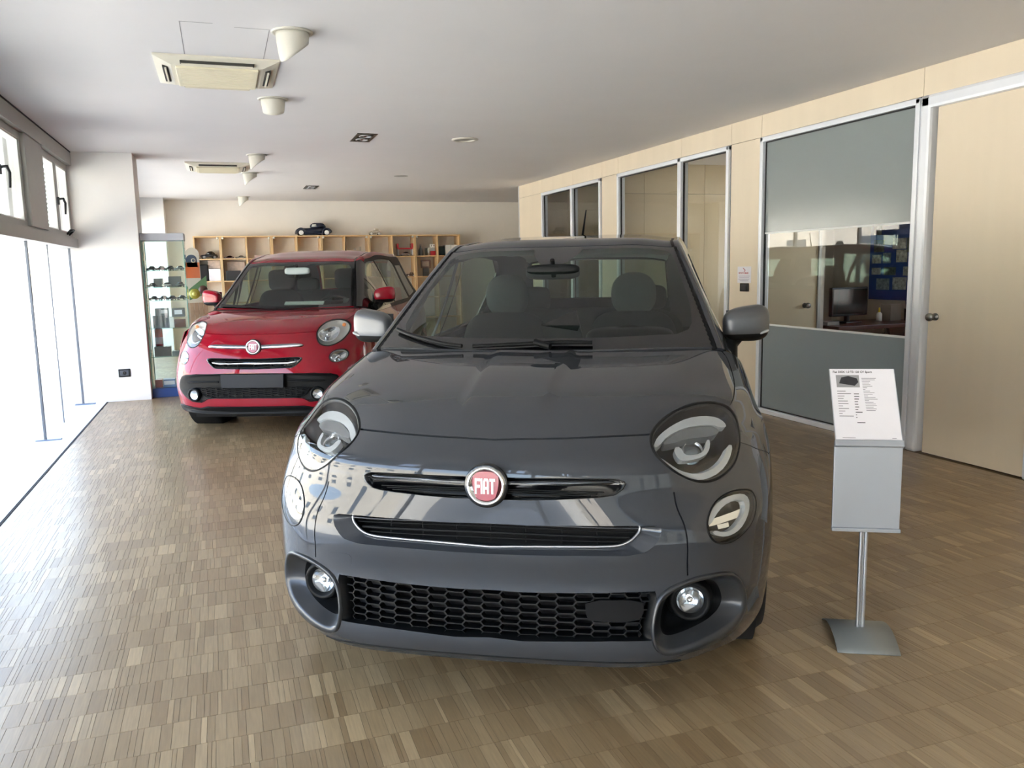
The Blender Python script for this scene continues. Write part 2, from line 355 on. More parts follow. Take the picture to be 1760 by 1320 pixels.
for x in (4.86, 5.6, 6.5): bx('wall_panel', (x, 13.1, 0), (x + .735 + (.16 if x > 5 else 0), 13.15, 2.35), MAPLE2, of); bx('wall_panel', (x, 13.1, 2.355), (x + .735 + (.16 if x > 5 else 0), 13.15, CH), MAPLE2, of)
bx('near_wall', (4.87, 4.3, 0), (7.3, 4.36, CH), OFFW, of)
d2 = sempty('door_2'); bx('door_leaf', (4.87, 7.1, .008), (5.83, 7.14, 2.5), MAPLE2, d2, .002); bx('frame', (5.83, 7.08, 0), (5.86, 7.15, 2.55), ALUG, d2); bx('overpanel', (4.87, 7.1, 2.5), (5.83, 7.14, CH), MAPLE2, d2); knob(d2, 5.68, 7.1, .96, -1, 1)
# street outside
PAVE = mat('pale pavement', 'cfcbc2', .85, var=.05, scale=1.5)
struct(bx('ground', (-60, -60, -.35), (60, 60, -.13), PAVE))
BLD = mat('sunlit facade', 'c9c3b8', .85, var=.05, scale=.4); BLW = mat('facade window', '4a5560', .3)
for nm, lo, hi, ax in (('facade_across', (-34, -40, -.4), (-28, 60, 7.5), 0), ('facade_behind', (-30, -44, -.4), (40, -36, 8.5), 1)):
    b = sempty('wall_' + nm); bx('facade', lo, hi, BLD, b)
    for k in range(14):
        for z in (1.2, 4.6):
            if ax == 0: bx('facade_window', (hi[0] - .1, lo[1] + 3 + k * 7, z), (hi[0] + .03, lo[1] + 5 + k * 7, z + 1.7), BLW, b)
            elif k < 10: bx('facade_window', (lo[0] + 3 + k * 7, hi[1] - .1, z), (lo[0] + 5 + k * 7, hi[1] + .03, z + 1.7), BLW, b)
# ---------------------------------------------------------------- car surfaces
def nat(K):
    A = np.zeros((K, K)); B = np.zeros((K, K)); A[0, 0] = A[-1, -1] = 1
    for i in range(1, K - 1): A[i, i-1] = 1; A[i, i] = 4; A[i, i+1] = 1; B[i, i-1] = 6; B[i, i] = -12; B[i, i+1] = 6
    return np.linalg.solve(A, B)
class Surf:
    """smooth surface through a grid of control points, rows v and columns u; mirrored about x = 0"""
    def __init__(s, G, mirror=True):
        G = np.array(G, float)
        if mirror: G = np.concatenate([(G * [-1, 1, 1])[:, :0:-1], G], 1)
        s.sgn = 1.; s.fx = None; s.G = G; s.nv, s.nu = G.shape[:2]; s.Mu = nat(s.nu); s.Mv = nat(s.nv); s.c = (s.nu - 1) // 2 if mirror else 0
    @staticmethod
    def w(K, M, t):
        t = np.clip(np.asarray(t, float), -.15, K - 1 + .15); i = np.clip(np.floor(t).astype(int), 0, K - 2); f = t - i; g = 1 - f
        W = np.zeros((len(t), K)); r = np.arange(len(t)); W[r, i] += g; W[r, i+1] += f
        W += ((g**3 - g) / 6)[:, None] * M[i] + ((f**3 - f) / 6)[:, None] * M[i+1]
        return W
    def at(s, uv):
        uv = np.atleast_2d(np.asarray(uv, float))
        P = np.einsum('nv,nu,vuk->nk', s.w(s.nv, s.Mv, uv[:, 1]), s.w(s.nu, s.Mu, uv[:, 0] + s.c), s.G)
        if s.fx is not None: P[:, 2] += s.fx(uv)
        return P
    def nrm(s, uv, e=2e-3):
        uv = np.atleast_2d(np.asarray(uv, float)); n = np.cross(s.at(uv + [e, 0]) - s.at(uv - [e, 0]), s.at(uv + [0, e]) - s.at(uv - [0, e]))
        return s.sgn * n / (np.linalg.norm(n, axis=1)[:, None] + 1e-12)
    def off(s, uv, d): return s.at(uv) - s.nrm(uv) * (np.asarray(d)[:, None] if hasattr(d, '__len__') else d)   # d > 0: inwards
def inside(poly, P):
    x, y = P[:, 0], P[:, 1]; q = np.asarray(poly); r = np.zeros(len(P), bool); j = len(q) - 1
    for i in range(len(q)):
        a, b = q[i], q[j]
        c = (a[1] > y) != (b[1] > y)
        with np.errstate(divide='ignore', invalid='ignore'): r ^= c & (x < (b[0] - a[0]) * (y - a[1]) / (b[1] - a[1] + 1e-15) + a[0])
        j = i
    return r
def chaikin(poly, n=2, closed=True):
    P = np.asarray(poly, float)
    for _ in range(n):
        Q = np.roll(P, -1, 0) if closed else P[1:]; A = P if closed else P[:-1]
        N = np.stack([A * .75 + Q * .25, A * .25 + Q * .75], 1).reshape(-1, 2)
        P = N if closed else np.concatenate([P[:1], N, P[-1:]])
    return P
def resample(P, n, closed=True):
    P = np.asarray(P, float); Q = np.concatenate([P, P[:1]]) if closed else P
    d = np.concatenate([[0], np.cumsum(np.linalg.norm(np.diff(Q, axis=0), axis=1))]); t = np.linspace(0, d[-1], n + 1)[:n] if closed else np.linspace(0, d[-1], n)
    return np.stack([np.interp(t, d, Q[:, k]) for k in range(Q.shape[1])], 1)
def flip(poly): return [(-a, b) for a, b in poly][::-1]
def whole(half):            # right half of a symmetric outline, starting and ending on the centre line
    return [(-a, b) for a, b in half][::-1] + list(half)
def band(line, w, su=1., sv=1.):
    """thin closed outline about a polyline in (u, v); w in u units, su / sv: metres per unit"""
    P = np.asarray(line, float); S = P * [su, sv]; d = np.gradient(S, axis=0); d /= np.linalg.norm(d, axis=1)[:, None] + 1e-12
    n = np.stack([-d[:, 1], d[:, 0]], 1) * w
    return np.concatenate([(S + n) / [su, sv], ((S - n) / [su, sv])[::-1]])
def set_normals(me, N):
    me.shade_smooth()
    try: me.normals_split_custom_set_from_vertices([tuple(map(float, n)) for n in N])
    except Exception: pass
def triangulate(S, dom, nu, nv, polys):
    """triangles over the (u, v) domain that keep every outline as edges"""
    u0, u1, v0, v1 = dom; gu = np.linspace(u0, u1, nu); gv = np.linspace(v0, v1, nv); du, dv = gu[1] - gu[0], gv[1] - gv[0]
    pts = []; E = []
    def ring(P, closed=True):
        P = np.asarray(P, float); Q = np.concatenate([P, P[:1]]) if closed else P; out = []
        for a, b in zip(Q[:-1], Q[1:]):
            k = max(1, int(math.ceil(max(abs(b[0] - a[0]) / du, abs(b[1] - a[1]) / dv))))
            out += [a + (b - a) * i / k for i in range(k)]
        n = len(pts); pts.extend([tuple(p) for p in out]); m = len(out); E.extend([(n + i, n + (i + 1) % m) for i in range(m)])
    ring([(u0, v0), (u1, v0), (u1, v1), (u0, v1)])
    for p in polys: ring(np.clip(p, [u0, v0], [u1, v1]))
    B = np.array(pts); g = np.stack(np.meshgrid(gu[1:-1], gv[1:-1]), -1).reshape(-1, 2)
    keep = np.ones(len(g), bool)
    for q in B: keep &= (np.abs(g[:, 0] - q[0]) > du * .45) | (np.abs(g[:, 1] - q[1]) > dv * .45)
    allp = [Vector(p) for p in pts] + [Vector(p) for p in g[keep]]
    r = delaunay_2d_cdt(allp, E, [], 0, 1e-7)
    return np.array([tuple(v) for v in r[0]]), np.array([f for f in r[2] if len(f) == 3])
def patch(name, S, uv, tri, m, parent, off=0., rim=0., smooth=True):
    used = np.unique(tri); ix = -np.ones(len(uv), int); ix[used] = np.arange(len(used)); P = uv[used]; T = ix[tri]
    V = S.off(P, off); N = S.nrm(P)
    a = V[T]; fn = np.cross(a[:, 1] - a[:, 0], a[:, 2] - a[:, 0]); w = (fn * N[T[:, 0]]).sum(1) < 0; T[w] = T[w][:, ::-1]
    Vl = list(V); Nl = list(N); Fl = [tuple(t) for t in T]
    if rim:
        ed = {}
        for t in T:
            for i in range(3):
                e = (t[i], t[(i + 1) % 3]); ed[e] = 1
        bd = [e for e in ed if (e[1], e[0]) not in ed]
        n = len(Vl)
        for k, (i, j) in enumerate(bd):
            t = V[j] - V[i]; o = np.cross(t, N[i]); o /= np.linalg.norm(o) + 1e-12
            Vl += [V[i], V[j], V[j] - N[j] * rim, V[i] - N[i] * rim]; Nl += [o] * 4; Fl.append((n + 4 * k + 1, n + 4 * k, n + 4 * k + 3, n + 4 * k + 2))
    me = bpy.data.meshes.new(name); me.from_pydata([tuple(map(float, v)) for v in Vl], [], [tuple(map(int, f)) for f in Fl]); me.update(); set_normals(me, Nl)
    return link(name, me, m, parent)
def plate_on(name, S, poly, m, parent, off=0., rim=.006, n=14):
    """a piece that follows the surface inside one outline"""
    P = np.asarray(poly, float); lo, hi = P.min(0), P.max(0)
    uv, tri = triangulate(S, (lo[0] - .01, hi[0] + .01, lo[1] - .01, hi[1] + .01), n, n, [P])
    c = uv[tri].mean(1); return patch(name, S, uv, tri[inside(P, c)], m, parent, off, rim)
def loft(name, S, loops, m, parent, n=72, cap=False, smooth=True):
    """rings through outlines at given inward depths"""
    V = []; K = len(loops)
    ref = None
    for P, d in loops:
        R = resample(P, n)
        if ref is not None:
            q = (R - R.mean(0)) / (np.ptp(R, axis=0) + 1e-9); p = (ref - ref.mean(0)) / (np.ptp(ref, axis=0) + 1e-9); k = min(range(n), key=lambda s: ((np.roll(q, -s, 0) - p) ** 2).sum()); R = np.roll(R, -k, 0)
        ref = R; V.append(S.off(R, d))
    V = np.concatenate(V); Fc = [(i * n + k, i * n + (k + 1) % n, (i + 1) * n + (k + 1) % n, (i + 1) * n + k) for i in range(K - 1) for k in range(n)]
    if cap: Fc.append(tuple(range((K - 1) * n, K * n)))
    o = mesh(name, V, Fc, m, parent, smooth)
    bm = bmesh.new(); bm.from_mesh(o.data); bmesh.ops.recalc_face_normals(bm, faces=bm.faces[:])
    c = S.nrm([np.asarray(loops[0][0]).mean(0)])[0]
    if sum(f.normal.dot(Vector(c)) * f.calc_area() for f in bm.faces) < 0: bmesh.ops.reverse_faces(bm, faces=bm.faces[:])
    bm.to_mesh(o.data); bm.free(); o.data.update(); return o
def shrink(P, k, c=None):
    P = np.asarray(P, float); c = P.mean(0) if c is None else np.asarray(c); return c + (P - c) * k
def tube_on(name, S, line, r, m, parent, off=0., n=8, closed=False, k=3):
    L = chaikin(line, 1, closed) if len(line) > 2 else np.asarray(line, float)
    L = resample(L, max(12, len(L) * k), closed)
    return MB().tube([tuple(p) for p in S.off(L, off)], r, n, closed=closed).build(name, m, parent)
# ---------------------------------------------------------------- car materials
def paint(name, c, flake=.03, metal=.55, rough=.38):
    return mat(name, c, rough, metal=metal, spec=0., coat=1.0, coat_rough=.02, var=.02, scale=400)
GREYP = paint('graphite metallic paint', '373a3f', metal=.05, rough=.5)
REDP = paint('deep red metallic paint', '860d20', metal=.05, rough=.5)
GLOSSB = mat('gloss black trim', '0c0d0f', .12, coat=.6, coat_rough=.03)
SATB = mat('satin black plastic', '0f1011', .5, var=.04, spec=.2)
DEEP = mat('deep black void', '070708', .9)
CHROME = mat('chrome', 'e6e8ea', .08, metal=1.)
SATC = mat('satin silver trim', 'aeb0b4', .28, metal=.9)
DARKC = mat('dark chrome bar', '55585c', .22, metal=.9)
LAMPD = mat('lamp housing dark', '141516', .22, metal=.1)
LID = mat('lamp visor grey', '6e7072', .3, metal=.3)
LAMPL = mat('lamp reflector', 'dcdfe2', .12, metal=.95)
GUIDE = mat('white light guide', 'a4a7a8', .3, coat=.5)
AMBER = mat('amber bulb', 'f0862a', .3, coat=.5)
LENS = glass('lamp cover lens', (.95, .97, .98), gloss=1.0, ior=1.5)
LENS2 = glass('projector glass', (.55, .6, .62), gloss=1.0, ior=1.7)
TINT = glass('car window glass', (.48, .58, .54), gloss=1., ior=1.48)
RUBBER = mat('tyre rubber', '1b1b1c', .75, var=.06)
FABRIC = mat('dark seat fabric', '2b2c2e', .9, var=.08, scale=40)
FABRIC2 = mat('grey seat fabric', '4b4d4e', .9, var=.08, scale=40)
LINER = mat('pale headliner', '9a9c9a', .9)
RIM = mat('alloy rim', '9c9ea2', .3, metal=.85)
BADGER = mat('badge red', '8e1c34', .3, coat=.6)
WHITEL = mat('badge white', 'f1f1f2', .35)
def superbox(a, b, c, e=.35, nu=28, nv=16):
    """rounded box about the origin"""
    V = []; Fc = []
    f = lambda t: math.copysign(abs(t) ** e, t)
    for i in range(nv + 1):
        p = -PI / 2 + PI * i / nv
        for k in range(nu):
            t = 2 * PI * k / nu; V.append((a * f(math.cos(p)) * f(math.cos(t)), b * f(math.cos(p)) * f(math.sin(t)), c * f(math.sin(p))))
    for i in range(nv):
        for k in range(nu): Fc.append((i * nu + k, i * nu + (k + 1) % nu, (i + 1) * nu + (k + 1) % nu, (i + 1) * nu + k))
    return V, Fc
def soft(name, c, size, m, parent, e=.4, rot=None):
    V, Fc = superbox(size[0] / 2, size[1] / 2, size[2] / 2, e); return mesh(name, V, Fc, m, parent, True, c, rot)
def wheel(parent, x, y, r, w=.215, side=1):
    t = bpy.data.objects.new('wheel', None); COL.objects.link(t); t.parent = parent; t.location = (x, y, r)
    R = Matrix.Rotation(PI / 2, 4, 'Y')
    pr = [(r * .64, -w/2 + .01), (r * .72, -w/2), (r * .93, -w/2 + .006), (r * .985, -w/2 + .03), (r, -w/2 + .05)]
    gro = []
    for k in range(5):
        h = -w/2 + .05 + (w - .1) * k / 4
        gro += [(r, h - .006), (r - .008, h - .004), (r - .008, h + .004), (r, h + .006)]
    pr2 = pr[:4] + gro + [(a, -b) for a, b in pr[:4]][::-1]
    MB().lathe(pr2, 48, R, True).build('tyre', RUBBER, t)
    s = side
    m = MB().lathe([(r * .64, -w/2 + .01), (r * .66, 0), (r * .66, w/2 - .01)], 40, R).lathe([(0, s * .07), (.06, s * .072), (.07, s * .05)], 20, R)
    for k in range(5):
        a = 2 * PI * k / 5
        for o in (-.16, .16):
            c, d = math.cos(a + o * .35), math.sin(a + o * .35); c2, d2 = math.cos(a + o), math.sin(a + o)
            m.tube([(s * .065, .05 * c, .05 * d), (s * .08, r * .4 * c2, r * .4 * d2), (s * .07, r * .65 * c2, r * .65 * d2)], [.016, .014, .02], 6)
    m.build('rim', RIM, t)
    MB().lathe([(0, s * .0), (r * .6, s * .0)], 32, R).build('brake_disc', mat('brake disc', '55565a', .5, metal=.7), t)
    return t
LETTERS = {'F': [[(0, 0), (.26, 0), (.26, .40), (.7, .40), (.7, .58), (.26, .58), (.26, .82), (.78, .82), (.78, 1), (0, 1)]],
           'I': [[(0, 0), (.26, 0), (.26, 1), (0, 1)]],
           'A': [[(0, 0), (.25, 0), (.25, .30), (.56, .30), (.56, 0), (.81, 0), (.81, .80), (.66, 1), (.15, 1), (0, .80)]],
           'T': [[(.27, 0), (.53, 0), (.53, .82), (.8, .82), (.8, 1), (0, 1), (0, .82), (.27, .82)]]}
def badge(parent, c, tilt, r):
    """round front badge; local Z points out of the nose"""
    M = Matrix.Translation(c) @ Matrix.Rotation(PI / 2 + tilt, 4, 'X')
    b = bpy.data.objects.new('badge', None); COL.objects.link(b); b.parent = parent; b.matrix_local = M
    MB().lathe([(0, -.01), (r * 1.16, -.01), (r * 1.16, .004), (r * 1.1, .008), (r * 1.0, .008)], 48).build('surround', GLOSSB, b)
    MB().lathe([(r * 1.04, .004), (r * 1.0, .014), (r * .93, .017), (r * .84, .013), (r * .8, .009), (0, .008)], 48).build('ring', CHROME, b)
    sh = [(-.60, .60), (-.3, .70), (0, .72), (.3, .70), (.60, .60), (.66, .3), (.62, -.1), (.5, -.5), (.4, -.64), (0, -.74), (-.4, -.64), (-.5, -.5), (-.62, -.1), (-.66, .3)]
    P = chaikin(sh, 2) * r * 1.06
    MB().prism([tuple(p) for p in P], 2, .006, .0125).build('shield', BADGER, b)
    m = MB()
    x = -.56 * r; h = .80 * r; y0 = -.40 * r
    for ch in 'FIAT':
        w_ = .37 * r
        parts = LETTERS[ch] if ch != 'A' else [[(0, 0), (.25, 0), (.25, .78), (.32, .84), (.15, 1), (0, .80)], [(.56, 0), (.81, 0), (.81, .80), (.66, 1), (.49, .84), (.56, .78)], [(.25, .30), (.56, .30), (.56, .46), (.25, .46)], [(.32, .84), (.49, .84), (.66, 1), (.15, 1)]]
        for q in parts: m.prism([(x + a * w_, y0 + bb * h) for a, bb in q], 2, .0125, .0148)
        x += {'F': .31, 'I': .13, 'A': .335, 'T': .3}[ch] * r
    m.build('lettering', WHITEL, b)
    return b
def side_panels(car, m_body, belt, xmax, y_arch, wb, y_end, zs, rr, roofy, glassy):
    """flank and tail: columns sill..belt, rows along the flank and round the tail"""
    ya, yb = y_arch, y_arch + wb
    prof = [(-.035, zs[0]), (-.006, zs[1]), (.0, zs[2]), (-.004, zs[3]), (-.03, zs[4]), (-.066, zs[5])]
    stations = [(xmax - .012, ya - .33), (xmax, ya), (xmax - .015, ya + .5), (xmax - .02, ya + 1.0), (xmax - .015, ya + 1.6), (xmax - .002, yb - .3), (xmax, yb), (xmax - .03, yb + .4), (xmax - .13, y_end - .1), (xmax - .33, y_end - .015), (.3, y_end + .02), (0, y_end + .03)]
    G = []
    for i, (x, y) in enumerate(stations):
        k = max(0, min(1, (i - 7) / 2)) 
        zf = (.77, .86, .95, 1)[min(i, 3)]; row = [(dx, z if j < 2 else zs[1] + (z - zs[1]) * zf) for j, (dx, z) in enumerate(prof)]
        G.append([(max(0, x + dx * (1 - k)), y + dx * k * 1.5, z) for dx, z in row])
    for sgn in (1, -1):
        S = Surf(np.array(G) * [sgn, 1, 1], mirror=False); S.sgn = -sgn
        ring = []
        arches = []
        for cy in (ya, yb):
            pts = []
            for t in np.linspace(-.25, PI + .25, 25):
                y, z = cy + (rr + .03) * math.cos(t), rr + .0 + (rr + .03) * math.sin(t)
                # invert (y, z) on the surface
                x = np.array([2.0, 1.0 if cy == ya else 6.0])
                for _ in range(14):
                    p = S.at([x])[0]; e = 1e-3; J = np.stack([(S.at([x + [e, 0]])[0] - p)[1:] / e, (S.at([x + [0, e]])[0] - p)[1:] / e], 1)
                    x = x - np.clip(np.linalg.lstsq(J, p[1:] - [y, z], rcond=None)[0], -.5, .5); x = np.clip(x, [-.1, -.1], [5.1, 8.5])
                pts.append(tuple(x))
            pts = np.array(pts); pts[[0, -1], 0] = -.12
            arches.append(pts)
        ddoor = [band([(v_, q) for v_ in (.55, 5.)], .004, .15, .4) for q in (1.75, 3.55)]
        uv, tri = triangulate(S, (0, 5, 0, 11), 28, 90, arches + ddoor)
        c = uv[tri].mean(1); cut = inside(arches[0], c) | inside(arches[1], c)
        gap = inside(ddoor[0], c) | inside(ddoor[1], c); tail = c[:, 1] > 8.2; fr = (c[:, 1] <= 1.75); d1_ = (c[:, 1] > 1.75) & (c[:, 1] <= 3.55)
        for nm, q in (('front_fender', fr), ('front_door', d1_), ('rear_quarter', (c[:, 1] > 3.55) & ~tail), ('tail_panel', tail)):
            q = q & ~cut & ~gap
            if q.any(): patch(nm, S, uv, tri[q], m_body, car, 0, .006)
        for q in ddoor: patch('panel_gap', S, uv, tri[inside(q, c)], DEEP, car, .006)
        for cy in (ya, yb):    # wheel wells
            M = Matrix.Translation((sgn * (xmax - .05), cy, rr)) @ Matrix.Rotation(-sgn * PI / 2, 4, 'Y')
            MB().lathe([(rr + .035, 0), (rr + .04, .26), (0, .28)], 32, M).build('wheel_well', DEEP, car)
# control points (metres in the car's own axes) and outlines on the body surface
GREY_FRONT = [
    [(0, 0.035, 0.175), (0.22, 0.038, 0.176), (0.42, 0.05, 0.178), (0.57, 0.095, 0.183), (0.69, 0.185, 0.192), (0.785, 0.315, 0.19), (0.862, 0.47, 0.225), (0.888, 0.6, 0.27)],
    [(0, 0, 0.262), (0.22, 0.002, 0.264), (0.42, 0.012, 0.268), (0.58, 0.055, 0.272), (0.71, 0.15, 0.285), (0.81, 0.285, 0.295), (0.875, 0.45, 0.33), (0.898, 0.6, 0.38)],
    [(0, 0.02, 0.412), (0.22, 0.022, 0.414), (0.42, 0.032, 0.42), (0.58, 0.07, 0.425), (0.715, 0.155, 0.43), (0.82, 0.285, 0.45), (0.884, 0.44, 0.47), (0.904, 0.6, 0.49)],
    [(0, 0.012, 0.525), (0.22, 0.014, 0.525), (0.42, 0.026, 0.528), (0.57, 0.068, 0.53), (0.712, 0.155, 0.535), (0.82, 0.285, 0.55), (0.884, 0.44, 0.565), (0.905, 0.61, 0.585)],
    [(0, 0.014, 0.632), (0.22, 0.018, 0.63), (0.41, 0.034, 0.626), (0.56, 0.08, 0.622), (0.7, 0.168, 0.622), (0.812, 0.295, 0.635), (0.88, 0.45, 0.655), (0.905, 0.63, 0.68)],
    [(0, 0.02, 0.736), (0.21, 0.0271, 0.733), (0.39, 0.0542, 0.726), (0.535, 0.1083, 0.718), (0.67, 0.1994, 0.718), (0.788, 0.3256, 0.728), (0.864, 0.4767, 0.743), (0.897, 0.6578, 0.763)],
    [(0, 0.026, 0.7781), (0.2066, 0.033, 0.7762), (0.3832, 0.0608, 0.7728), (0.5248, 0.1158, 0.7684), (0.6581, 0.2068, 0.7698), (0.7744, 0.3329, 0.7791), (0.8511, 0.4839, 0.7887), (0.8899, 0.6629, 0.7961)],
    [(0, 0.043, 0.8179), (0.2032, 0.05, 0.817), (0.3764, 0.0795, 0.817), (0.5146, 0.1371, 0.816), (0.6462, 0.2279, 0.8188), (0.7608, 0.3538, 0.8274), (0.8382, 0.5046, 0.8319), (0.8827, 0.6773, 0.8274)],
    [(0, 0.105, 0.853), (0.2, 0.112, 0.853), (0.37, 0.148, 0.856), (0.505, 0.215, 0.858), (0.635, 0.305, 0.862), (0.748, 0.43, 0.87), (0.826, 0.58, 0.87), (0.876, 0.73, 0.855)],
    [(0, 0.25, 0.93), (0.2, 0.255, 0.932), (0.38, 0.29, 0.935), (0.52, 0.36, 0.938), (0.65, 0.45, 0.938), (0.762, 0.57, 0.93), (0.83, 0.7, 0.912), (0.87, 0.82, 0.87)],
    [(0, 0.48, 1), (0.2, 0.485, 1.002), (0.385, 0.51, 1), (0.535, 0.56, 0.997), (0.67, 0.63, 0.988), (0.78, 0.725, 0.968), (0.838, 0.81, 0.935), (0.866, 0.9, 0.885)],
    [(0, 0.72, 1.042), (0.21, 0.725, 1.043), (0.4, 0.745, 1.041), (0.56, 0.785, 1.036), (0.695, 0.845, 1.025), (0.79, 0.915, 1.002), (0.842, 0.98, 0.96), (0.862, 1.04, 0.9)],
    [(0, 0.948, 1.068), (0.22, 0.955, 1.069), (0.42, 0.985, 1.068), (0.585, 1.03, 1.067), (0.715, 1.075, 1.062), (0.795, 1.12, 1.038), (0.838, 1.16, 0.99), (0.856, 1.19, 0.92)],
]
GREY_CABIN = [
    [(0, 0.935, 1.068), (0.26, 0.945, 1.07), (0.5, 0.995, 1.072), (0.715, 1.075, 1.068), (0.77, 1.12, 1.055), (0.8, 1.2, 1.03), (0.822, 1.28, 0.985)],
    [(0, 1.32, 1.3), (0.245, 1.33, 1.302), (0.455, 1.37, 1.298), (0.635, 1.435, 1.288), (0.69, 1.485, 1.27), (0.765, 1.58, 1.13), (0.832, 1.65, 0.985)],
    [(0, 1.72, 1.506), (0.23, 1.725, 1.507), (0.415, 1.75, 1.504), (0.555, 1.79, 1.494), (0.612, 1.85, 1.468), (0.73, 1.95, 1.22), (0.838, 1.98, 0.985)],
    [(0, 2, 1.557), (0.23, 2, 1.556), (0.415, 2.02, 1.549), (0.55, 2.06, 1.535), (0.612, 2.12, 1.502), (0.73, 2.22, 1.235), (0.842, 2.24, 0.99)],
    [(0, 2.6, 1.588), (0.23, 2.6, 1.586), (0.415, 2.6, 1.578), (0.55, 2.6, 1.56), (0.612, 2.6, 1.525), (0.73, 2.65, 1.26), (0.845, 2.65, 1)],
    [(0, 3.3, 1.558), (0.23, 3.3, 1.556), (0.41, 3.3, 1.548), (0.54, 3.3, 1.53), (0.6, 3.3, 1.495), (0.715, 3.3, 1.27), (0.838, 3.3, 1.03)],
    [(0, 3.8, 1.5), (0.22, 3.8, 1.498), (0.4, 3.8, 1.49), (0.52, 3.77, 1.47), (0.57, 3.72, 1.44), (0.68, 3.7, 1.27), (0.8, 3.72, 1.06)],
    [(0, 4.16, 0.96), (0.22, 4.15, 0.96), (0.42, 4.12, 0.96), (0.56, 4.06, 0.96), (0.64, 4, 0.96), (0.71, 3.96, 0.97), (0.76, 3.95, 0.98)],
]
RED_FRONT = [
    [(0, 0.03, 0.2), (0.22, 0.033, 0.2), (0.4, 0.04, 0.2), (0.55, 0.075, 0.205), (0.67, 0.15, 0.205), (0.77, 0.27, 0.21), (0.845, 0.42, 0.22), (0.872, 0.56, 0.24)],
    [(0, 0.005, 0.285), (0.22, 0.008, 0.285), (0.4, 0.016, 0.29), (0.56, 0.05, 0.305), (0.69, 0.125, 0.33), (0.79, 0.25, 0.345), (0.858, 0.4, 0.36), (0.884, 0.57, 0.38)],
    [(0, -0.006, 0.4), (0.22, -0.003, 0.4), (0.4, 0.006, 0.4), (0.56, 0.045, 0.4), (0.7, 0.13, 0.41), (0.802, 0.26, 0.425), (0.868, 0.41, 0.44), (0.892, 0.58, 0.46)],
    [(0, -0.002, 0.5), (0.22, 0.001, 0.5), (0.4, 0.011, 0.5), (0.56, 0.05, 0.5), (0.7, 0.14, 0.51), (0.802, 0.27, 0.525), (0.87, 0.42, 0.54), (0.894, 0.59, 0.56)],
    [(0, 0.012, 0.6), (0.22, 0.016, 0.6), (0.395, 0.032, 0.6), (0.55, 0.076, 0.6), (0.69, 0.165, 0.605), (0.795, 0.295, 0.62), (0.864, 0.45, 0.635), (0.892, 0.61, 0.66)],
    [(0, 0.048, 0.735), (0.21, 0.053, 0.735), (0.385, 0.075, 0.733), (0.53, 0.125, 0.73), (0.665, 0.215, 0.735), (0.77, 0.34, 0.745), (0.845, 0.49, 0.765), (0.882, 0.65, 0.79)],
    [(0, 0.12, 0.862), (0.2, 0.126, 0.862), (0.37, 0.155, 0.865), (0.51, 0.22, 0.868), (0.635, 0.31, 0.872), (0.74, 0.43, 0.88), (0.818, 0.57, 0.885), (0.862, 0.7, 0.88)],
    [(0, 0.25, 0.94), (0.2, 0.255, 0.942), (0.38, 0.285, 0.945), (0.52, 0.345, 0.95), (0.645, 0.43, 0.957), (0.75, 0.55, 0.955), (0.82, 0.67, 0.942), (0.858, 0.78, 0.905)],
    [(0, 0.44, 1), (0.2, 0.445, 1.002), (0.385, 0.47, 1.003), (0.53, 0.52, 1.005), (0.66, 0.59, 1.003), (0.765, 0.68, 0.99), (0.828, 0.78, 0.965), (0.855, 0.87, 0.925)],
    [(0, 0.64, 1.038), (0.21, 0.643, 1.04), (0.4, 0.66, 1.04), (0.55, 0.7, 1.04), (0.68, 0.76, 1.036), (0.772, 0.83, 1.02), (0.828, 0.91, 0.99), (0.85, 0.98, 0.94)],
    [(0, 0.836, 1.064), (0.22, 0.842, 1.066), (0.42, 0.865, 1.068), (0.57, 0.9, 1.068), (0.69, 0.945, 1.064), (0.775, 1, 1.046), (0.825, 1.05, 1.01), (0.845, 1.1, 0.96)],
]
RED_CABIN = [
    [(0, 0.82, 1.062), (0.26, 0.828, 1.066), (0.48, 0.86, 1.072), (0.672, 0.92, 1.074), (0.735, 1, 1.07), (0.775, 1.12, 1.05), (0.815, 1.22, 1.015)],
    [(0, 1.14, 1.29), (0.24, 1.148, 1.292), (0.445, 1.175, 1.292), (0.608, 1.22, 1.292), (0.675, 1.31, 1.28), (0.755, 1.42, 1.16), (0.83, 1.5, 1.02)],
    [(0, 1.47, 1.512), (0.225, 1.475, 1.512), (0.405, 1.49, 1.511), (0.545, 1.52, 1.508), (0.61, 1.62, 1.495), (0.73, 1.74, 1.25), (0.84, 1.78, 1.03)],
    [(0, 1.74, 1.585), (0.225, 1.745, 1.584), (0.405, 1.755, 1.578), (0.545, 1.78, 1.566), (0.612, 1.86, 1.54), (0.732, 1.95, 1.28), (0.845, 1.98, 1.035)],
    [(0, 2.2, 1.64), (0.225, 2.2, 1.638), (0.405, 2.2, 1.63), (0.545, 2.2, 1.612), (0.615, 2.25, 1.575), (0.735, 2.3, 1.3), (0.85, 2.3, 1.045)],
    [(0, 3, 1.63), (0.225, 3, 1.628), (0.405, 3, 1.62), (0.54, 3, 1.6), (0.608, 3, 1.565), (0.725, 3, 1.31), (0.845, 3, 1.06)],
    [(0, 3.72, 1.56), (0.22, 3.72, 1.558), (0.4, 3.7, 1.55), (0.525, 3.66, 1.53), (0.585, 3.6, 1.5), (0.69, 3.58, 1.3), (0.82, 3.6, 1.08)],
    [(0, 4.06, 0.96), (0.22, 4.05, 0.96), (0.42, 4.02, 0.96), (0.56, 3.96, 0.97), (0.64, 3.91, 0.98), (0.71, 3.87, 1), (0.775, 3.86, 1.02)],
]
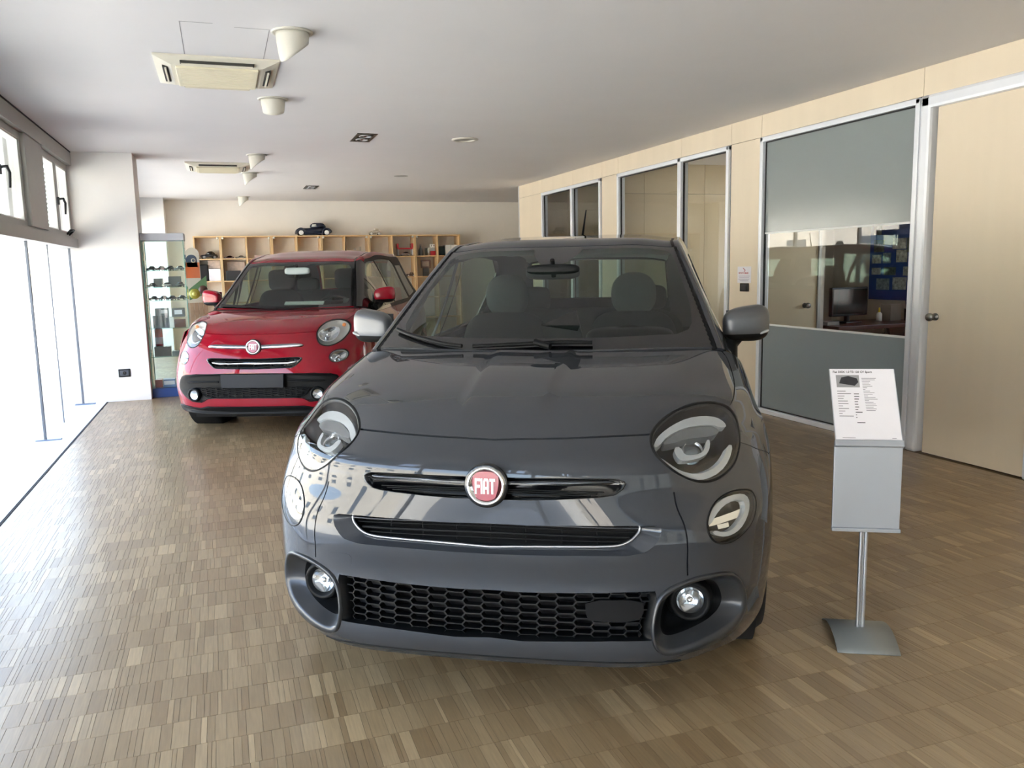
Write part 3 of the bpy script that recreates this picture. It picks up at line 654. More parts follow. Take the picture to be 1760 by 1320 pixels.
GU = {
    'headlight': [(2.868, 8.213), (2.937, 8.424), (3.095, 8.654), (3.381, 8.87), (3.731, 8.995), (4.033, 9.038), (4.365, 8.998), (4.706, 8.84), (5.004, 8.57), (5.23, 8.148), (5.237, 7.544), (5.051, 6.842), (4.848, 6.187), (4.62, 5.665), (4.31, 5.33), (3.977, 5.264), (3.688, 5.468), (3.419, 5.998), (3.194, 6.547), (3.017, 7.106), (2.932, 7.722)],
    'dl': [(3.707, 3.947), (3.779, 4.181), (3.939, 4.424), (4.165, 4.606), (4.452, 4.677), (4.774, 4.609), (5.03, 4.469), (5.129, 4.243), (5.1, 3.986), (5.006, 3.691), (4.813, 3.433), (4.557, 3.261), (4.254, 3.138), (3.997, 3.193), (3.805, 3.383), (3.714, 3.668)],
    'slot': [(0.033, 5.943), (0.538, 5.959), (1.202, 6.024), (1.839, 6.008), (2.054, 5.971), (2.163, 5.811), (2.2, 5.607), (2.127, 5.239), (1.958, 4.969), (1.745, 4.889), (1.401, 4.817), (0.948, 4.743), (0.522, 4.688), (0.023, 4.683)],
    'grille': [(0.034, 3.958), (0.503, 3.945), (1.342, 4.002), (2.372, 4.025), (2.338, 3.904), (2.278, 3.801), (2.155, 3.631), (2.016, 3.499), (1.864, 3.43), (1.677, 3.399), (1.117, 3.361), (0.503, 3.305), (0.029, 3.247)],
    'pocket': [(0.035, 4.021), (0.504, 3.993), (1.344, 4.052), (2.227, 4.09), (2.624, 4.072), (2.749, 4.008), (2.743, 3.883), (2.671, 3.672), (2.538, 3.454), (2.384, 3.285), (2.028, 3.18), (1.325, 3.174), (0.503, 3.128), (0.027, 3.118)],
    'lower': [(0.03, 2.036), (0.485, 2.019), (1.171, 2.037), (1.994, 2.06), (2.523, 2.054), (2.548, 1.911), (2.479, 1.612), (2.432, 1.348), (2.456, 1.095), (1.766, 1.091), (1.112, 1.057), (0.488, 1.014), (0.033, 1.06)],
    'bezel': [(2.52, 1.827), (2.648, 2.036), (2.944, 2.203), (3.409, 2.34), (3.834, 2.314), (4.089, 2.234), (4.292, 2.093), (4.476, 1.872), (4.643, 1.586), (4.729, 1.338), (4.718, 1.117), (4.561, 0.889), (4.245, 0.617), (3.722, 0.531), (3.125, 0.575), (2.812, 0.587), (2.631, 0.698), (2.514, 0.887), (2.456, 1.111), (2.432, 1.348), (2.465, 1.613)],
    'bezin': [(2.629, 1.791), (2.758, 1.929), (3.027, 2.076), (3.4, 2.183), (3.832, 2.175), (4.071, 2.104), (4.232, 1.994), (4.365, 1.84), (4.493, 1.618), (4.563, 1.408), (4.537, 1.247), (4.373, 1.078), (4.049, 0.929), (3.599, 0.867), (3.105, 0.815), (2.83, 0.808), (2.668, 0.888), (2.58, 1.016), (2.536, 1.168), (2.52, 1.342), (2.559, 1.607)],
    'hoodgap': [(-0.054, 8.265), (0.466, 8.304), (0.931, 8.321), (1.419, 8.326), (1.959, 8.316), (2.427, 8.287), (2.874, 8.253)],
    'hoodside': [(4.837, 8.774), (4.985, 8.996), (5.004, 9.424), (4.952, 10.2), (4.829, 10.899), (4.652, 11.591), (4.364, 11.97)],
    'hl_brow': [(2.982, 7.826), (2.989, 8.083), (3.096, 8.292), (3.355, 8.519), (3.705, 8.671), (4.122, 8.677), (4.54, 8.552), (4.821, 8.301), (4.907, 8.072), (4.661, 8.147), (4.441, 8.323), (4.047, 8.397), (3.641, 8.383), (3.273, 8.2), (3.09, 7.872)],
    'hl_lid': [(3.154, 7.956), (3.344, 8.2), (3.644, 8.358), (4.049, 8.377), (4.443, 8.294), (4.63, 8.119), (4.658, 7.985), (4.445, 7.919), (4.066, 8.003), (3.714, 8.034), (3.427, 7.952)],
    'hl_ring': [(2.976, 7.323), (2.996, 7.066), (3.148, 6.504), (3.403, 5.938), (3.742, 5.482), (4.018, 5.38), (4.388, 5.579), (4.694, 6.193), (4.926, 6.997), (4.781, 7.16), (4.583, 6.511), (4.314, 6.021), (4, 5.826), (3.765, 5.873), (3.464, 6.23), (3.255, 6.721), (3.083, 7.254)],
    'hl_u': [(3.464, 7.852), (3.485, 7.46), (3.574, 7.028), (3.754, 6.89), (4.103, 6.951), (4.296, 7.271), (4.411, 7.843), (4.292, 7.895), (4.205, 7.475), (4.063, 7.274), (3.828, 7.287), (3.688, 7.426), (3.626, 7.842)],
    'hl_proj': [(4.214, 7.584), (4.176, 7.423), (4.108, 7.291), (4.024, 7.21), (3.934, 7.19), (3.849, 7.235), (3.777, 7.339), (3.726, 7.485), (3.697, 7.649), (3.691, 7.804), (3.711, 7.933), (3.757, 8.028), (3.826, 8.085), (3.914, 8.101), (4.011, 8.074), (4.103, 8.005), (4.175, 7.895), (4.215, 7.749)],
    'dl_ring': [(3.754, 3.972), (3.923, 4.326), (4.196, 4.525), (4.532, 4.577), (4.873, 4.479), (5.037, 4.263), (5.01, 3.998), (4.855, 3.679), (4.589, 3.396), (4.29, 3.331), (4.037, 3.418), (3.845, 3.638), (3.923, 3.718), (4.099, 3.562), (4.303, 3.518), (4.538, 3.65), (4.765, 3.87), (4.86, 4.108), (4.82, 4.306), (4.551, 4.405), (4.264, 4.365), (4.014, 4.176), (3.84, 3.918)],
    'dl_bar': [(3.867, 4.088), (4.343, 4.1), (4.821, 4.066), (4.769, 3.814), (4.296, 3.874), (3.851, 3.871)],
    'tow': [(-2.784, 2.698), (-2.303, 2.76), (-2.222, 2.672), (-2.228, 2.397), (-2.305, 2.26), (-2.72, 2.279), (-2.821, 2.342), (-2.824, 2.615)],
    'radar': [(1.363, 1.873), (2.321, 1.862), (2.321, 1.62), (2.22, 1.451), (1.454, 1.465), (1.377, 1.572)],
    'slotbar': [(0.051, 5.471), (0.537, 5.707), (1.996, 5.814), (2.02, 5.675), (1.935, 5.539), (0.536, 5.38), (0.051, 5.265)],
    'dl_bar2': [(4.062, 3.862), (4.367, 3.808), (4.371, 3.634), (4.073, 3.692)],
    'wing': [(-3.197, 5.036), (-3.159, 4.519), (-3.235, 4.1), (-3.251, 3.662), (-3.242, 3.176), (-3.207, 2.732), (-3.189, 2.376)],
    'wing2': [(5.089, 7.014), (5.471, 6.51), (6.092, 5.524), (6.529, 4.888)],
}
RU = {
    'headlight': [(3.001, 5.933), (2.985, 6.308), (3.042, 6.784), (3.204, 7.246), (3.539, 7.458), (3.946, 7.499), (4.44, 7.23), (4.894, 6.729), (5.122, 6.222), (5.018, 5.863), (4.674, 5.567), (4.249, 5.359), (3.827, 5.253), (3.482, 5.26), (3.225, 5.376), (3.076, 5.583)],
    'dl': [(3.61, 4.54), (3.695, 4.78), (3.903, 4.93), (4.234, 4.988), (4.573, 4.937), (4.795, 4.787), (4.836, 4.585), (4.712, 4.381), (4.426, 4.228), (4.088, 4.168), (3.823, 4.219), (3.665, 4.356)],
    'bar': [(0.015, 5.389), (0.43, 5.414), (1.144, 5.446), (1.878, 5.462), (2.166, 5.428), (2.276, 5.361), (2.164, 5.308), (1.667, 5.264), (1.023, 5.232), (0.439, 5.205), (0.029, 5.174)],
    'grille': [(0.067, 4.608), (0.445, 4.615), (1.134, 4.648), (1.858, 4.676), (2.128, 4.647), (2.14, 4.547), (1.993, 4.335), (1.778, 4.115), (1.603, 3.996), (0.994, 3.967), (0.439, 3.943), (0.073, 3.932)],
    'grbar': [(0.071, 4.374), (0.716, 4.358), (1.443, 4.375), (1.924, 4.432), (1.887, 4.364), (1.441, 4.27), (0.714, 4.254), (0.072, 4.27)],
    'hoodgap': [(0.078, 6.21), (0.644, 6.214), (1.398, 6.216), (2.161, 6.225), (3.008, 6.211)],
    'hoodside': [(4.44, 7.23), (4.542, 8.174), (4.557, 9.125), (4.377, 9.766)],
    'bandL': [(3.953, 1.63), (3.461, 1.164), (2.898, 1.034), (2.542, 1.056), (2.229, 1.395), (1.767, 1.477), (0.675, 1.486), (0.029, 1.494), (-0.001, 1.575), (-0.006, 2.43), (0.031, 3.599), (0.615, 3.602), (1.213, 3.587), (1.936, 3.562), (2.778, 3.536), (3.644, 3.356), (4, 3.1), (4.25, 2.6), (4.3, 2.1)],
    'lipL': [(4.019, 0.222), (3.061, 0.107), (2.215, 0.092), (1.173, 0.401), (0.095, 0.429), (0.071, 0.793), (1.139, 0.808), (2.142, 0.674), (2.493, 0.477), (3.744, 0.372), (4.4, 0.15)],
    'meshL': [(2.398, 1.889), (2.177, 1.565), (1.76, 1.561), (0.669, 1.587), (0.024, 1.596), (-0.002, 2.257), (0.926, 2.309), (1.935, 2.369), (2.54, 2.349)],
    'plate': [(-1.293, 3.505), (1.267, 3.498), (1.253, 2.336), (-1.266, 2.36)],
}
# ---------------------------------------------------------------- the two cars
def arch_uv(S, y0, z0, r, guess):
    out = []
    for t in np.linspace(PI * .42, PI * 1.12, 16):
        y, z = y0 + r * math.cos(t), z0 + r * math.sin(t); x = np.array(guess, float)
        for _ in range(20):
            p = S.at([x])[0]; e = 1e-3; J = np.stack([(S.at([x + [e, 0]])[0] - p)[1:] / e, (S.at([x + [0, e]])[0] - p)[1:] / e], 1)
            x = x - np.clip(np.linalg.lstsq(J, p[1:] - [y, z], rcond=None)[0], -.4, .4); x = np.clip(x, [4.5, -.14], [7.14, 8])
        out.append(tuple(x))
    return [p for p in out] + [(7.3, -.2), (7.3, 5.5)]
def drape(car, S, U, m_body, holes, extra_gaps, hood_m=None):
    """nose, hood and wings as separate panels, with real gaps between them"""
    gapF = whole(U['hoodgap'])
    side = chaikin(U['hoodside'], 1, False).tolist()
    sideL = [(-a, b) for a, b in side]
    hood = [tuple(p) for p in gapF] + [tuple(p) for p in side] + [(side[-1][0], S.nv - .8), (-side[-1][0], S.nv - .8)] + sideL[::-1]
    gaps = [band(gapF, .0032, .2, .11), band(side, .003, .14, .1), band(sideL, .003, .14, .1)] + extra_gaps
    uv, tri = triangulate(S, (-7, 7, 0, S.nv - 1), 150, 130, [hood] + gaps + holes)
    c = uv[tri].mean(1); cut = np.zeros(len(tri), bool)
    for h in holes: cut |= inside(h, c)
    gp = np.zeros(len(tri), bool)
    for g in gaps: gp |= inside(g, c)
    gp &= ~cut; hd = inside(hood, c) & ~cut & ~gp; rest = ~hd & ~cut & ~gp
    patch('hood', S, uv, tri[hd], hood_m or m_body, car, 0, .012)
    patch('front_bumper', S, uv, tri[rest], m_body, car, 0, .012)
    patch('panel_gap', S, uv, tri[gp], DEEP, car, .011)
def cabin(car, S, m_body, m_pillar, m_roof, clear, pod, side_windows, seats, wheel_at, mirror_at):
    ws = [(-3, .02), (3, .02), (3, 1.985), (-3, 1.985)]
    gaps = [band([(3.06 * s, -.05), (3.06 * s, 2.0)], .0085, .09, .4) for s in (1, -1)] + [band([(2.98 * s, 2.0), (2.98 * s, 6.0)], .011, .14, .5) for s in (1, -1)] + [band([(-3, 2.0), (3, 2.0)], .004, .2, .3)]
    swin = [w for w in side_windows] + [flip(w) for w in side_windows]
    rear = [(-2.7, 6.12), (2.7, 6.12), (2.75, 6.68), (-2.75, 6.68)]
    pil = [[(3.0, -.1), (6.1, -.1), (6.1, 2.15), (4.0, 2.02), (3.0, 2.0)]]; pil = pil + [flip(p) for p in pil]
    uv, tri = triangulate(S, (-6, 6, 0, 7), 84, 90, [ws, clear, pod, rear] + gaps + swin + pil)
    c = uv[tri].mean(1); I = lambda p: inside(p, c)
    w_ = I(ws); cl = I(clear) & w_ & ~I(pod); g = np.zeros(len(tri), bool)
    for q in gaps: g |= I(q)
    g &= ~w_ | (np.abs(c[:, 0]) > 2.98); win = np.zeros(len(tri), bool)
    for q in swin: win |= I(q)
    rr = I(rear); pl = (I(pil[0]) | I(pil[1])) & ~w_ & ~g & ~win; roof = ~w_ & ~g & ~win & ~rr & ~pl
    wo = patch('windshield', S, uv, tri[cl & ~g], TINT, car, 0)
    patch('windshield_border', S, uv, tri[w_ & ~cl & ~g], GLOSSB, car, 0)
    patch('roof_seal', S, uv, tri[g], SATB, car, .004)
    for s in (1, -1): patch('front_pillar', S, uv, tri[pl & (c[:, 0] * s > 0)], m_pillar, car, 0, .01)
    side_f = roof & (np.abs(c[:, 0]) > 4.0)
    patch('roof', S, uv, tri[roof & ~side_f], m_roof, car, 0, .01); patch('window_surround', S, uv, tri[side_f], SATB if m_pillar is GLOSSB else m_roof, car, 0, .01)
    for q in swin: patch('side_window', S, uv, tri[I(q) & ~g], TINT, car, .003)
    patch('rear_window', S, uv, tri[rr], TINT, car, .003)
    # inside: headliner, dashboard, seats
    lin_ = (np.abs(c[:, 0]) < 3.6) & (c[:, 1] > 2.05) & (c[:, 1] < 6.0); patch('headliner', S, uv, tri[lin_], LINER, car, .045)
    lp = (np.abs(c[:, 0]) > 3.05) & ~win; patch('inner_trim', S, uv, tri[lp & (c[:, 1] > .1)], FABRIC2, car, .04)
    y0 = S.at([[0, .02]])[0][1]; z0 = S.at([[0, 0]])[0][2]
    m = MB()
    prof = [(y0 + .06, z0 - .03), (y0 + .3, z0 - .005), (y0 + .52, z0 - .02), (y0 + .60, z0 - .10), (y0 + .58, z0 - .3), (y0 + .3, z0 - .45), (y0 - .1, z0 - .45), (y0 - .02, z0 - .06)]
    m.prism(prof[::-1], 0, -.70, .70); m.build('dashboard', SATB, car)
    soft('instrument_hood', (wheel_at[0], y0 + .50, z0 + .0), (.40, .26, .12), SATB, car, .5)
    x, y, z = wheel_at
    R = Matrix.Translation((x, y, z)) @ Matrix.Rotation(math.radians(-65), 4, 'X')
    sw = MB().tube([R @ Vector((.185 * math.cos(t), .185 * math.sin(t), 0)) for t in np.linspace(0, 2 * PI, 33)[:-1]], .016, 8, closed=True)
    for a, b in ((-.17, .02), (.17, .02)): sw.tube([R @ Vector((0, 0, -.02)), R @ Vector((a, b, 0))], .022, 6)
    sw.tube([R @ Vector((0, -.02, -.02)), R @ Vector((0, -.17, 0))], .024, 6); V, Fc = superbox(.085, .075, .03, .6); sw.add([R @ Vector(v) for v in V], Fc, True)
    sw.build('steering_wheel', SATB, car)
    for sx in (-1, 1):
        bx_, by, bz, hz, hr = seats
        soft('seat_back', (sx * bx_, by + .03, bz), (.48, .20, .74), FABRIC, car, .45, (math.radians(-12), 0, 0)); soft('seat_cushion', (sx * bx_, by - .28, bz - .36), (.5, .55, .18), FABRIC, car, .5)
        h = soft('headrest', (sx * bx_, by + .12, hz), hr, FABRIC2 if hr[1] < .12 else FABRIC, car, .85 if hr[1] < .12 else .45)
        p = MB()
        for q in (-.055, .055): p.tube([(sx * bx_ + q, by + .10, bz + .32), (sx * bx_ + q, by + .12, hz - .02)], .006, 6)
        p.build('headrest_post', CHROME, car)
    soft('rear_bench', (0, seats[1] + .98, seats[2] - .02), (1.25, .22, .72), FABRIC, car, .35, (math.radians(-14), 0, 0))
    for x in (-.38, .38): soft('headrest', (x, seats[1] + 1.10, seats[2] + .40), (.26, .1, .16), FABRIC, car, .5)
    bx('cabin_floor', (-.74, y0 - .1, .28), (.74, y0 + 2.9, .36), DEEP, car)
    for s in (-1, 1): bx('door_card', (s * .75 - .02, y0 + .35, .36), (s * .75 + .02, y0 + 2.7, z0 - .09), FABRIC, car)
    xm, ym, zm = mirror_at
    soft('rear_view_mirror', (xm, ym, zm), (.255, .05, .072), SATB if m_pillar is not GLOSSB else mat('mirror grey', '8f9b9a', .25), car, .5)
    MB().tube([(xm, ym + .02, zm + .01), (xm, ym - .02, zm + .055)], .011, 8).build('mirror_stem', SATB, car)
    return S
def door_mirror(car, s, c, size, m_cap, base, m_low, lamp):
    M = bpy.data.objects.new('door_mirror', None); COL.objects.link(M); M.parent = car
    a, b, h = size
    V, Fc = superbox(a / 2, b / 2, h / 2, .62, 36, 24)
    V = [(x + (.18 * z if True else 0) * s * .0, y + .35 * abs(x) * 0 + (.06 * (x * s / a)), z * (1 - .22 * (-x * s) / a) + .012 * (x * s) / a) for x, y, z in V]
    V = [(c[0] * s + x, c[1] + y, c[2] + z) for x, y, z in V]
    top = [f for f in Fc if sum(V[i][2] for i in f) / len(f) > c[2] - h * .26 and sum(V[i][1] for i in f) / len(f) < c[1] + b * .33]
    low = [f for f in Fc if f not in set(top)]
    mesh('cap', V, top, m_cap, M, True); mesh('shell', V, low, m_low, M, True)
    x, y, z = base
    MB().tube([(s * (c[0] - a * .25), c[1], c[2] - h * .30), (s * (c[0] - a * .36), c[1] - .005, c[2] - h * .62), (s * x, y, z)], [.05, .04, .034], 14).build('stalk', m_low, M)
    bx('mirror_glass', (s * c[0] - a * .4, c[1] + b * .46, c[2] - h * .36), (s * c[0] + a * .4, c[1] + b * .49, c[2] + h * .36), CHROME, M)
    if lamp: soft('turn_signal', (s * (c[0] + a * .355), c[1] - b * .12, c[2] - h * .235), (a * .26, b * .42, .014), GUIDE, M, .7, (0, -s * .35, 0))
def lamp_common(car, S, poly, name, deep, dark):
    o = bpy.data.objects.new(name, None); COL.objects.link(o); o.parent = car
    P = chaikin(poly, 2)
    loft('housing', S, [(P, .002), (shrink(P, .995), deep * .35), (shrink(P, .965), deep * .75), (shrink(P, .80), deep), (shrink(P, .3), deep * 1.15)], dark, o, cap=True)
    loft('seal', S, [(shrink(P, 1.055), .003), (shrink(P, 1.04), -.002), (shrink(P, 1.0), -.0025), (shrink(P, .975), .0), (shrink(P, .965), .008)], SATB, o)
    plate_on('cover_lens', S, shrink(P, .985), LENS, o, -.001, 0, 18)
    return o, P
def grey_car():
    U = GU; car = thing('car', 'dark grey metallic crossover car in the middle of the showroom, facing the viewer', 'car', (.717, 2.3335, 0), -math.radians(30.276))
    S = Surf(GREY_FRONT)
    def dome(uv):      # raised middle of the hood between two creases
        f = lambda t: np.clip(t, 0, 1) ** 2 * (3 - 2 * np.clip(t, 0, 1)); a = np.abs(uv[:, 0])
        return .006 * (1 - f((a - .66) / .16)) * f((uv[:, 1] - 8.25) / 1.1)
    S.fx = dome
    both = lambda P: [np.asarray(P, float), np.asarray(flip(P), float)]
    sm = {k: chaikin(U[k], 2) for k in ('headlight', 'dl', 'bezel', 'bezin')}
    pock = np.array(whole(U['pocket'])); low = np.array(whole(U['lower'])); slot = np.array(whole(U['slot'])); gril = np.array(whole(U['grille']))
    arch = arch_uv(S, .85, .345, .375, (6, 2))
    holes = [p for k in ('headlight', 'dl', 'bezel') for p in both(sm[k])] + [pock, low, slot] + both(arch)
    tow = band(np.concatenate([chaikin(U['tow'], 2), chaikin(U['tow'], 2)[:1]]), .0016, .15, .11)
    wing = chaikin([(-a, b) for a, b in U['wing']], 2, False).tolist(); wing2 = U['wing2'] + [(7.05, 4.7)]
    gaps = [band(w, .0022, .14, .11) for w in (wing, [(-a, b) for a, b in wing], wing2, [(-a, b) for a, b in wing2])]
    drape(car, S, U, GREYP, holes, gaps)
    plate_on('tow_hook_cover', S, chaikin(U['tow'], 2), GREYP, car, -.0006, .004, 8)
    # upper slot
    loft('upper_slot', S, [(shrink(slot, 1.02), .001), (shrink(slot, 1.0), -.003), (shrink(slot, .985, (0, 5.2)), .0), (shrink(slot, .97, (0, 5.2)), .02)], GLOSSB, car, 110, cap=True)
    bar = np.array(whole(U['slotbar'])); bar = bar * [1, 1]
    loft('slot_bar', S, [(bar, .014), (bar, .001), (shrink(bar, .985, (0, 5.57)), -.003)], DARKC, car, 80, cap=True)
    for dv in (5.04, 4.96, 4.88): tube_on('slot_rib', S, [(-1.8 + (5.04 - dv) * 1.5, dv + .03), (0, dv - .02), (1.8 - (5.04 - dv) * 1.5, dv + .03)], .0022, SATB, car, .014, 6)
    # middle grille in its painted pocket
    loft('grille_pocket', S, [(pock, .0), (shrink(pock, .985, (0, 3.6)), .004), (shrink(gril, 1.02, (0, 3.65)), .03), (gril, .034)], GREYP, car, 140)
    loft('grille_back', S, [(gril, .034), (shrink(gril, .99, (0, 3.65)), .09)], DEEP, car, 140, cap=True)
    lowline = [p for p in U['grille'][3:]]; ll = [(-a, b) for a, b in lowline] ; ll = ll + lowline[::-1]
    tube_on('grille_trim', S, ll, .0042, SATC, car, .028, 8, False, 6)
    tube_on('grille_trim', S, [(-2.36, 4.0), (-1.3, 3.965), (0, 3.95), (1.3, 3.965), (2.36, 4.0)], .0028, GREYP, car, .028, 6)
    for v0, e, r in ((3.66, 2.14, .0056), (3.84, 2.28, .0022), (3.50, 1.95, .0026)): tube_on('grille_slat', S, [(-e, v0 + .03), (-e * .5, v0), (0, v0 - .01), (e * .5, v0), (e, v0 + .03)], r, SATB, car, .045, 6)
    for u in (-1.56, -1.02, -.5, 0, .5, 1.02, 1.56): tube_on('grille_rib', S, [(u, 3.36), (u, 3.93)], .0024, SATB, car, .052, 5)
    # lower grille: lattice of flat hexagons
    loft('lower_grille_frame', S, [(low, .0), (shrink(low, .99, (0, 1.55)), .006), (shrink(low, .965, (0, 1.55)), .02), (shrink(low, .955, (0, 1.55)), .09)], SATB, car, 150)
    loft('lower_grille_back', S, [(shrink(low, .96, (0, 1.55)), .085), (shrink(low, .9, (0, 1.55)), .088)], DEEP, car, 150, cap=True)
    V = []; Fc = []; inn = shrink(low, .985, (0, 1.55)); pitch = .268; rp = .158
    for k in range(-9, 10):
        for j in range(9):
            u0 = k * pitch; v0 = 1.02 + j * rp + (rp / 2 if k % 2 else 0); hx = [(-.156, 0), (-.112, -rp / 2), (.112, -rp / 2), (.156, 0), (.112, rp / 2), (-.112, rp / 2)]
            c = np.array([[u0, v0]])
            if not inside(inn, c)[0]: continue
            o = np.array([(u0 + a, v0 + b) for a, b in hx]); i_ = np.array([(u0 + a * .93, v0 + b * .83) for a, b in hx])
            n = len(V); V += list(S.off(o, .026)) + list(S.off(i_, .026)) + list(S.off(i_ * [1, 1] + [0, .01], .062))
            for q in range(6):
                r = (q + 1) % 6; Fc += [(n + q, n + r, n + 6 + r, n + 6 + q), (n + 6 + q, n + 6 + r, n + 12 + r, n + 12 + q)]
            if abs(k) >= 6 : Fc.append(tuple(n + 12 + q for q in range(6)))
    mesh('lower_grille_lattice', V, Fc, SATB, car)
    plate_on('sensor_cover', S, chaikin(U['radar'], 1), mat('matt cover', '101011', .6, spec=.15), car, .012, .012, 8)
    # lip
    tube_on('lower_lip', S, [(-3.1, .12), (-2.6, .30), (-2.0, .34), (0, .36), (2.0, .34), (2.6, .30), (3.1, .12)], .0035, DEEP, car, .0, 6)
    bx('undertray', (-.62, .35, .19), (.62, 3.9, .27), DEEP, car)
    for s in (1, -1):
        F = (lambda P: np.asarray(P, float)) if s == 1 else (lambda P: np.asarray(flip(P), float))
        h, P = lamp_common(car, S, F(U['headlight']), 'headlight', .075, LAMPD)
        for k, d, rim, m in (('hl_brow', .010, .02, GUIDE), ('hl_lid', .014, .03, LID), ('hl_ring', .008, .02, GUIDE), ('hl_u', .022, .02, GUIDE)):
            plate_on({'hl_brow': 'upper_light_guide', 'hl_lid': 'visor', 'hl_ring': 'lower_light_guide', 'hl_u': 'inner_light_guide'}[k], S, chaikin(F(U[k]), 1), m, h, d, rim, 14)
        pj = F(U['hl_proj']); loft('projector', S, [(shrink(pj, 1.15), .05), (shrink(pj, 1.0), .036), (shrink(pj, .92), .034), (shrink(pj, .88), .045)], LAMPL, h, 36)
        c = S.off([pj.mean(0)], .05)[0]; n = Vector((S.nrm([pj.mean(0)])[0])) + Vector((0, -.8, 0)); q = n.normalized().to_track_quat('Z', 'Y').to_matrix().to_4x4()
        MB().lathe([(.034, -.012), (.033, 0), (.027, .012), (.016, .019), (0, .022)], 28, Matrix.Translation(c) @ q).build('projector_lens', LENS2, h)
        MB().lathe([(.034, -.014), (.03, -.008), (0, -.012)], 24, Matrix.Translation(c) @ q).build('projector_reflector', LAMPL, h)
        d, P = lamp_common(car, S, F(U['dl']), 'position_lamp', .05, LAMPD)
        plate_on('light_ring', S, chaikin(F(U['dl_ring']), 1), GUIDE, d, .014, .02, 14); plate_on('reflector_bar', S, F(U['dl_bar']), LAMPL, d, .024, .01, 6); plate_on('reflector_bar', S, F(U['dl_bar2']), LAMPL, d, .028, .01, 6)
        # fog lamp scoop
        B, I_ = F(U['bezel']), F(U['bezin']); B = chaikin(B, 2); I_ = chaikin(I_, 2); cc = (s * 3.42, 1.48)
        loft('fog_lamp_surround', S, [(shrink(B, 1.0), .004), (shrink(B, .985), -.006), (shrink(B, .955), -.010), (shrink(I_, 1.03), -.006), (I_, .004), (shrink(I_, .93, cc), .03), (shrink(I_, .80, cc), .05)], mat('satin graphite', '3b3d40', .32, metal=.5, coat=.2), car, 90)
        loft('fog_lamp_recess', S, [(shrink(I_, .80, cc), .05), (shrink(I_, .74, cc), .08), (shrink(I_, .5, cc), .12)], SATB, car, 90, cap=True)
        fc = Vector((s * .615, .135, .366)); q = Vector((s * .12, -1, .05)).to_track_quat('Z', 'Y').to_matrix().to_4x4(); M = Matrix.Translation(fc) @ q
        f = bpy.data.objects.new('fog_lamp', None); COL.objects.link(f); f.parent = car
        MB().lathe([(.075, -.05), (.064, -.01), (.058, .0), (.05, -.006), (.042, -.016)], 32, M).build('pod', SATB, f)
        MB().lathe([(.042, -.016), (.03, -.03), (.014, -.036), (0, -.036)], 28, M).build('reflector', LAMPL, f)
        MB().lathe([(.043, -.012), (.035, .0), (.02, .006), (0, .008)], 28, M).build('lens', LENS, f)
        MB().lathe([(.014, -.034), (.013, -.018), (0, -.014)], 16, M).build('bulb', CHROME, f)
        wheel(car, s * .785, .85, .345, .215, s); wheel(car, s * .785, 3.42, .345, .215, s)
        door_mirror(car, s, (.872, 1.43, 1.142), (.205, .13, .155), mat('satin mirror cap', '5c5e61', .33, metal=.5), (.80, 1.36, .985), SATB, True)
    badge(car, S.off([(0, 5.27)], -.008)[0], -.07, .059)
    side_panels(car, GREYP, 1.0, .902, .85, 2.57, 4.22, (.23, .38, .58, .78, .92, 1.0), .345, 1.5, True)
    SC_ = Surf(GREY_CABIN)
    cl = [(0, .2), (1.2, .205), (2.33, .235), (2.58, .32), (2.70, .45), (2.80, .8), (2.83, 1.55), (2.78, 1.74), (2.6, 1.85), (2.2, 1.885), (0, 1.90)]
    sw = [[(5.85, .80), (4.9, .95), (4.25, 1.35), (4.2, 2.1), (4.2, 3.0), (5.85, 3.0)], [(5.85, 3.08), (4.2, 3.08), (4.2, 4.6), (4.6, 5.0), (5.85, 5.0)]]
    pod = [(-.52, 1.99), (-.45, 1.72), (-.28, 1.52), (-.1, 1.47), (.1, 1.48), (.25, 1.56), (.45, 1.75), (.55, 1.99)]
    cabin(car, SC_, GREYP, GREYP, GREYP, whole(cl[1:-1] ), pod, sw, (.345, 2.0, .80, 1.255, (.24, .11, .235)), (.36, 1.52, .955), (0, 1.50, 1.385))
    for a, b in ((1, 1),): 
        tube_on('wiper', SC_, [(-2.75, .30), (-2.2, .17), (-1.6, .06), (-1.2, .03)], .009, SATB, car, -.014); tube_on('wiper', SC_, [(-1.0, .03), (-.2, .075), (.3, .10), (.9, .085)], .009, SATB, car, -.014)
        tube_on('wiper_arm', SC_, [(.25, .012), (.1, .05), (.0, .085)], .014, SATB, car, -.022)
    MB().tube([(-.05, 3.2, 1.56), (-.04, 3.42, 1.79)], [.010, .004], 6).build('antenna', SATB, car)
    return car
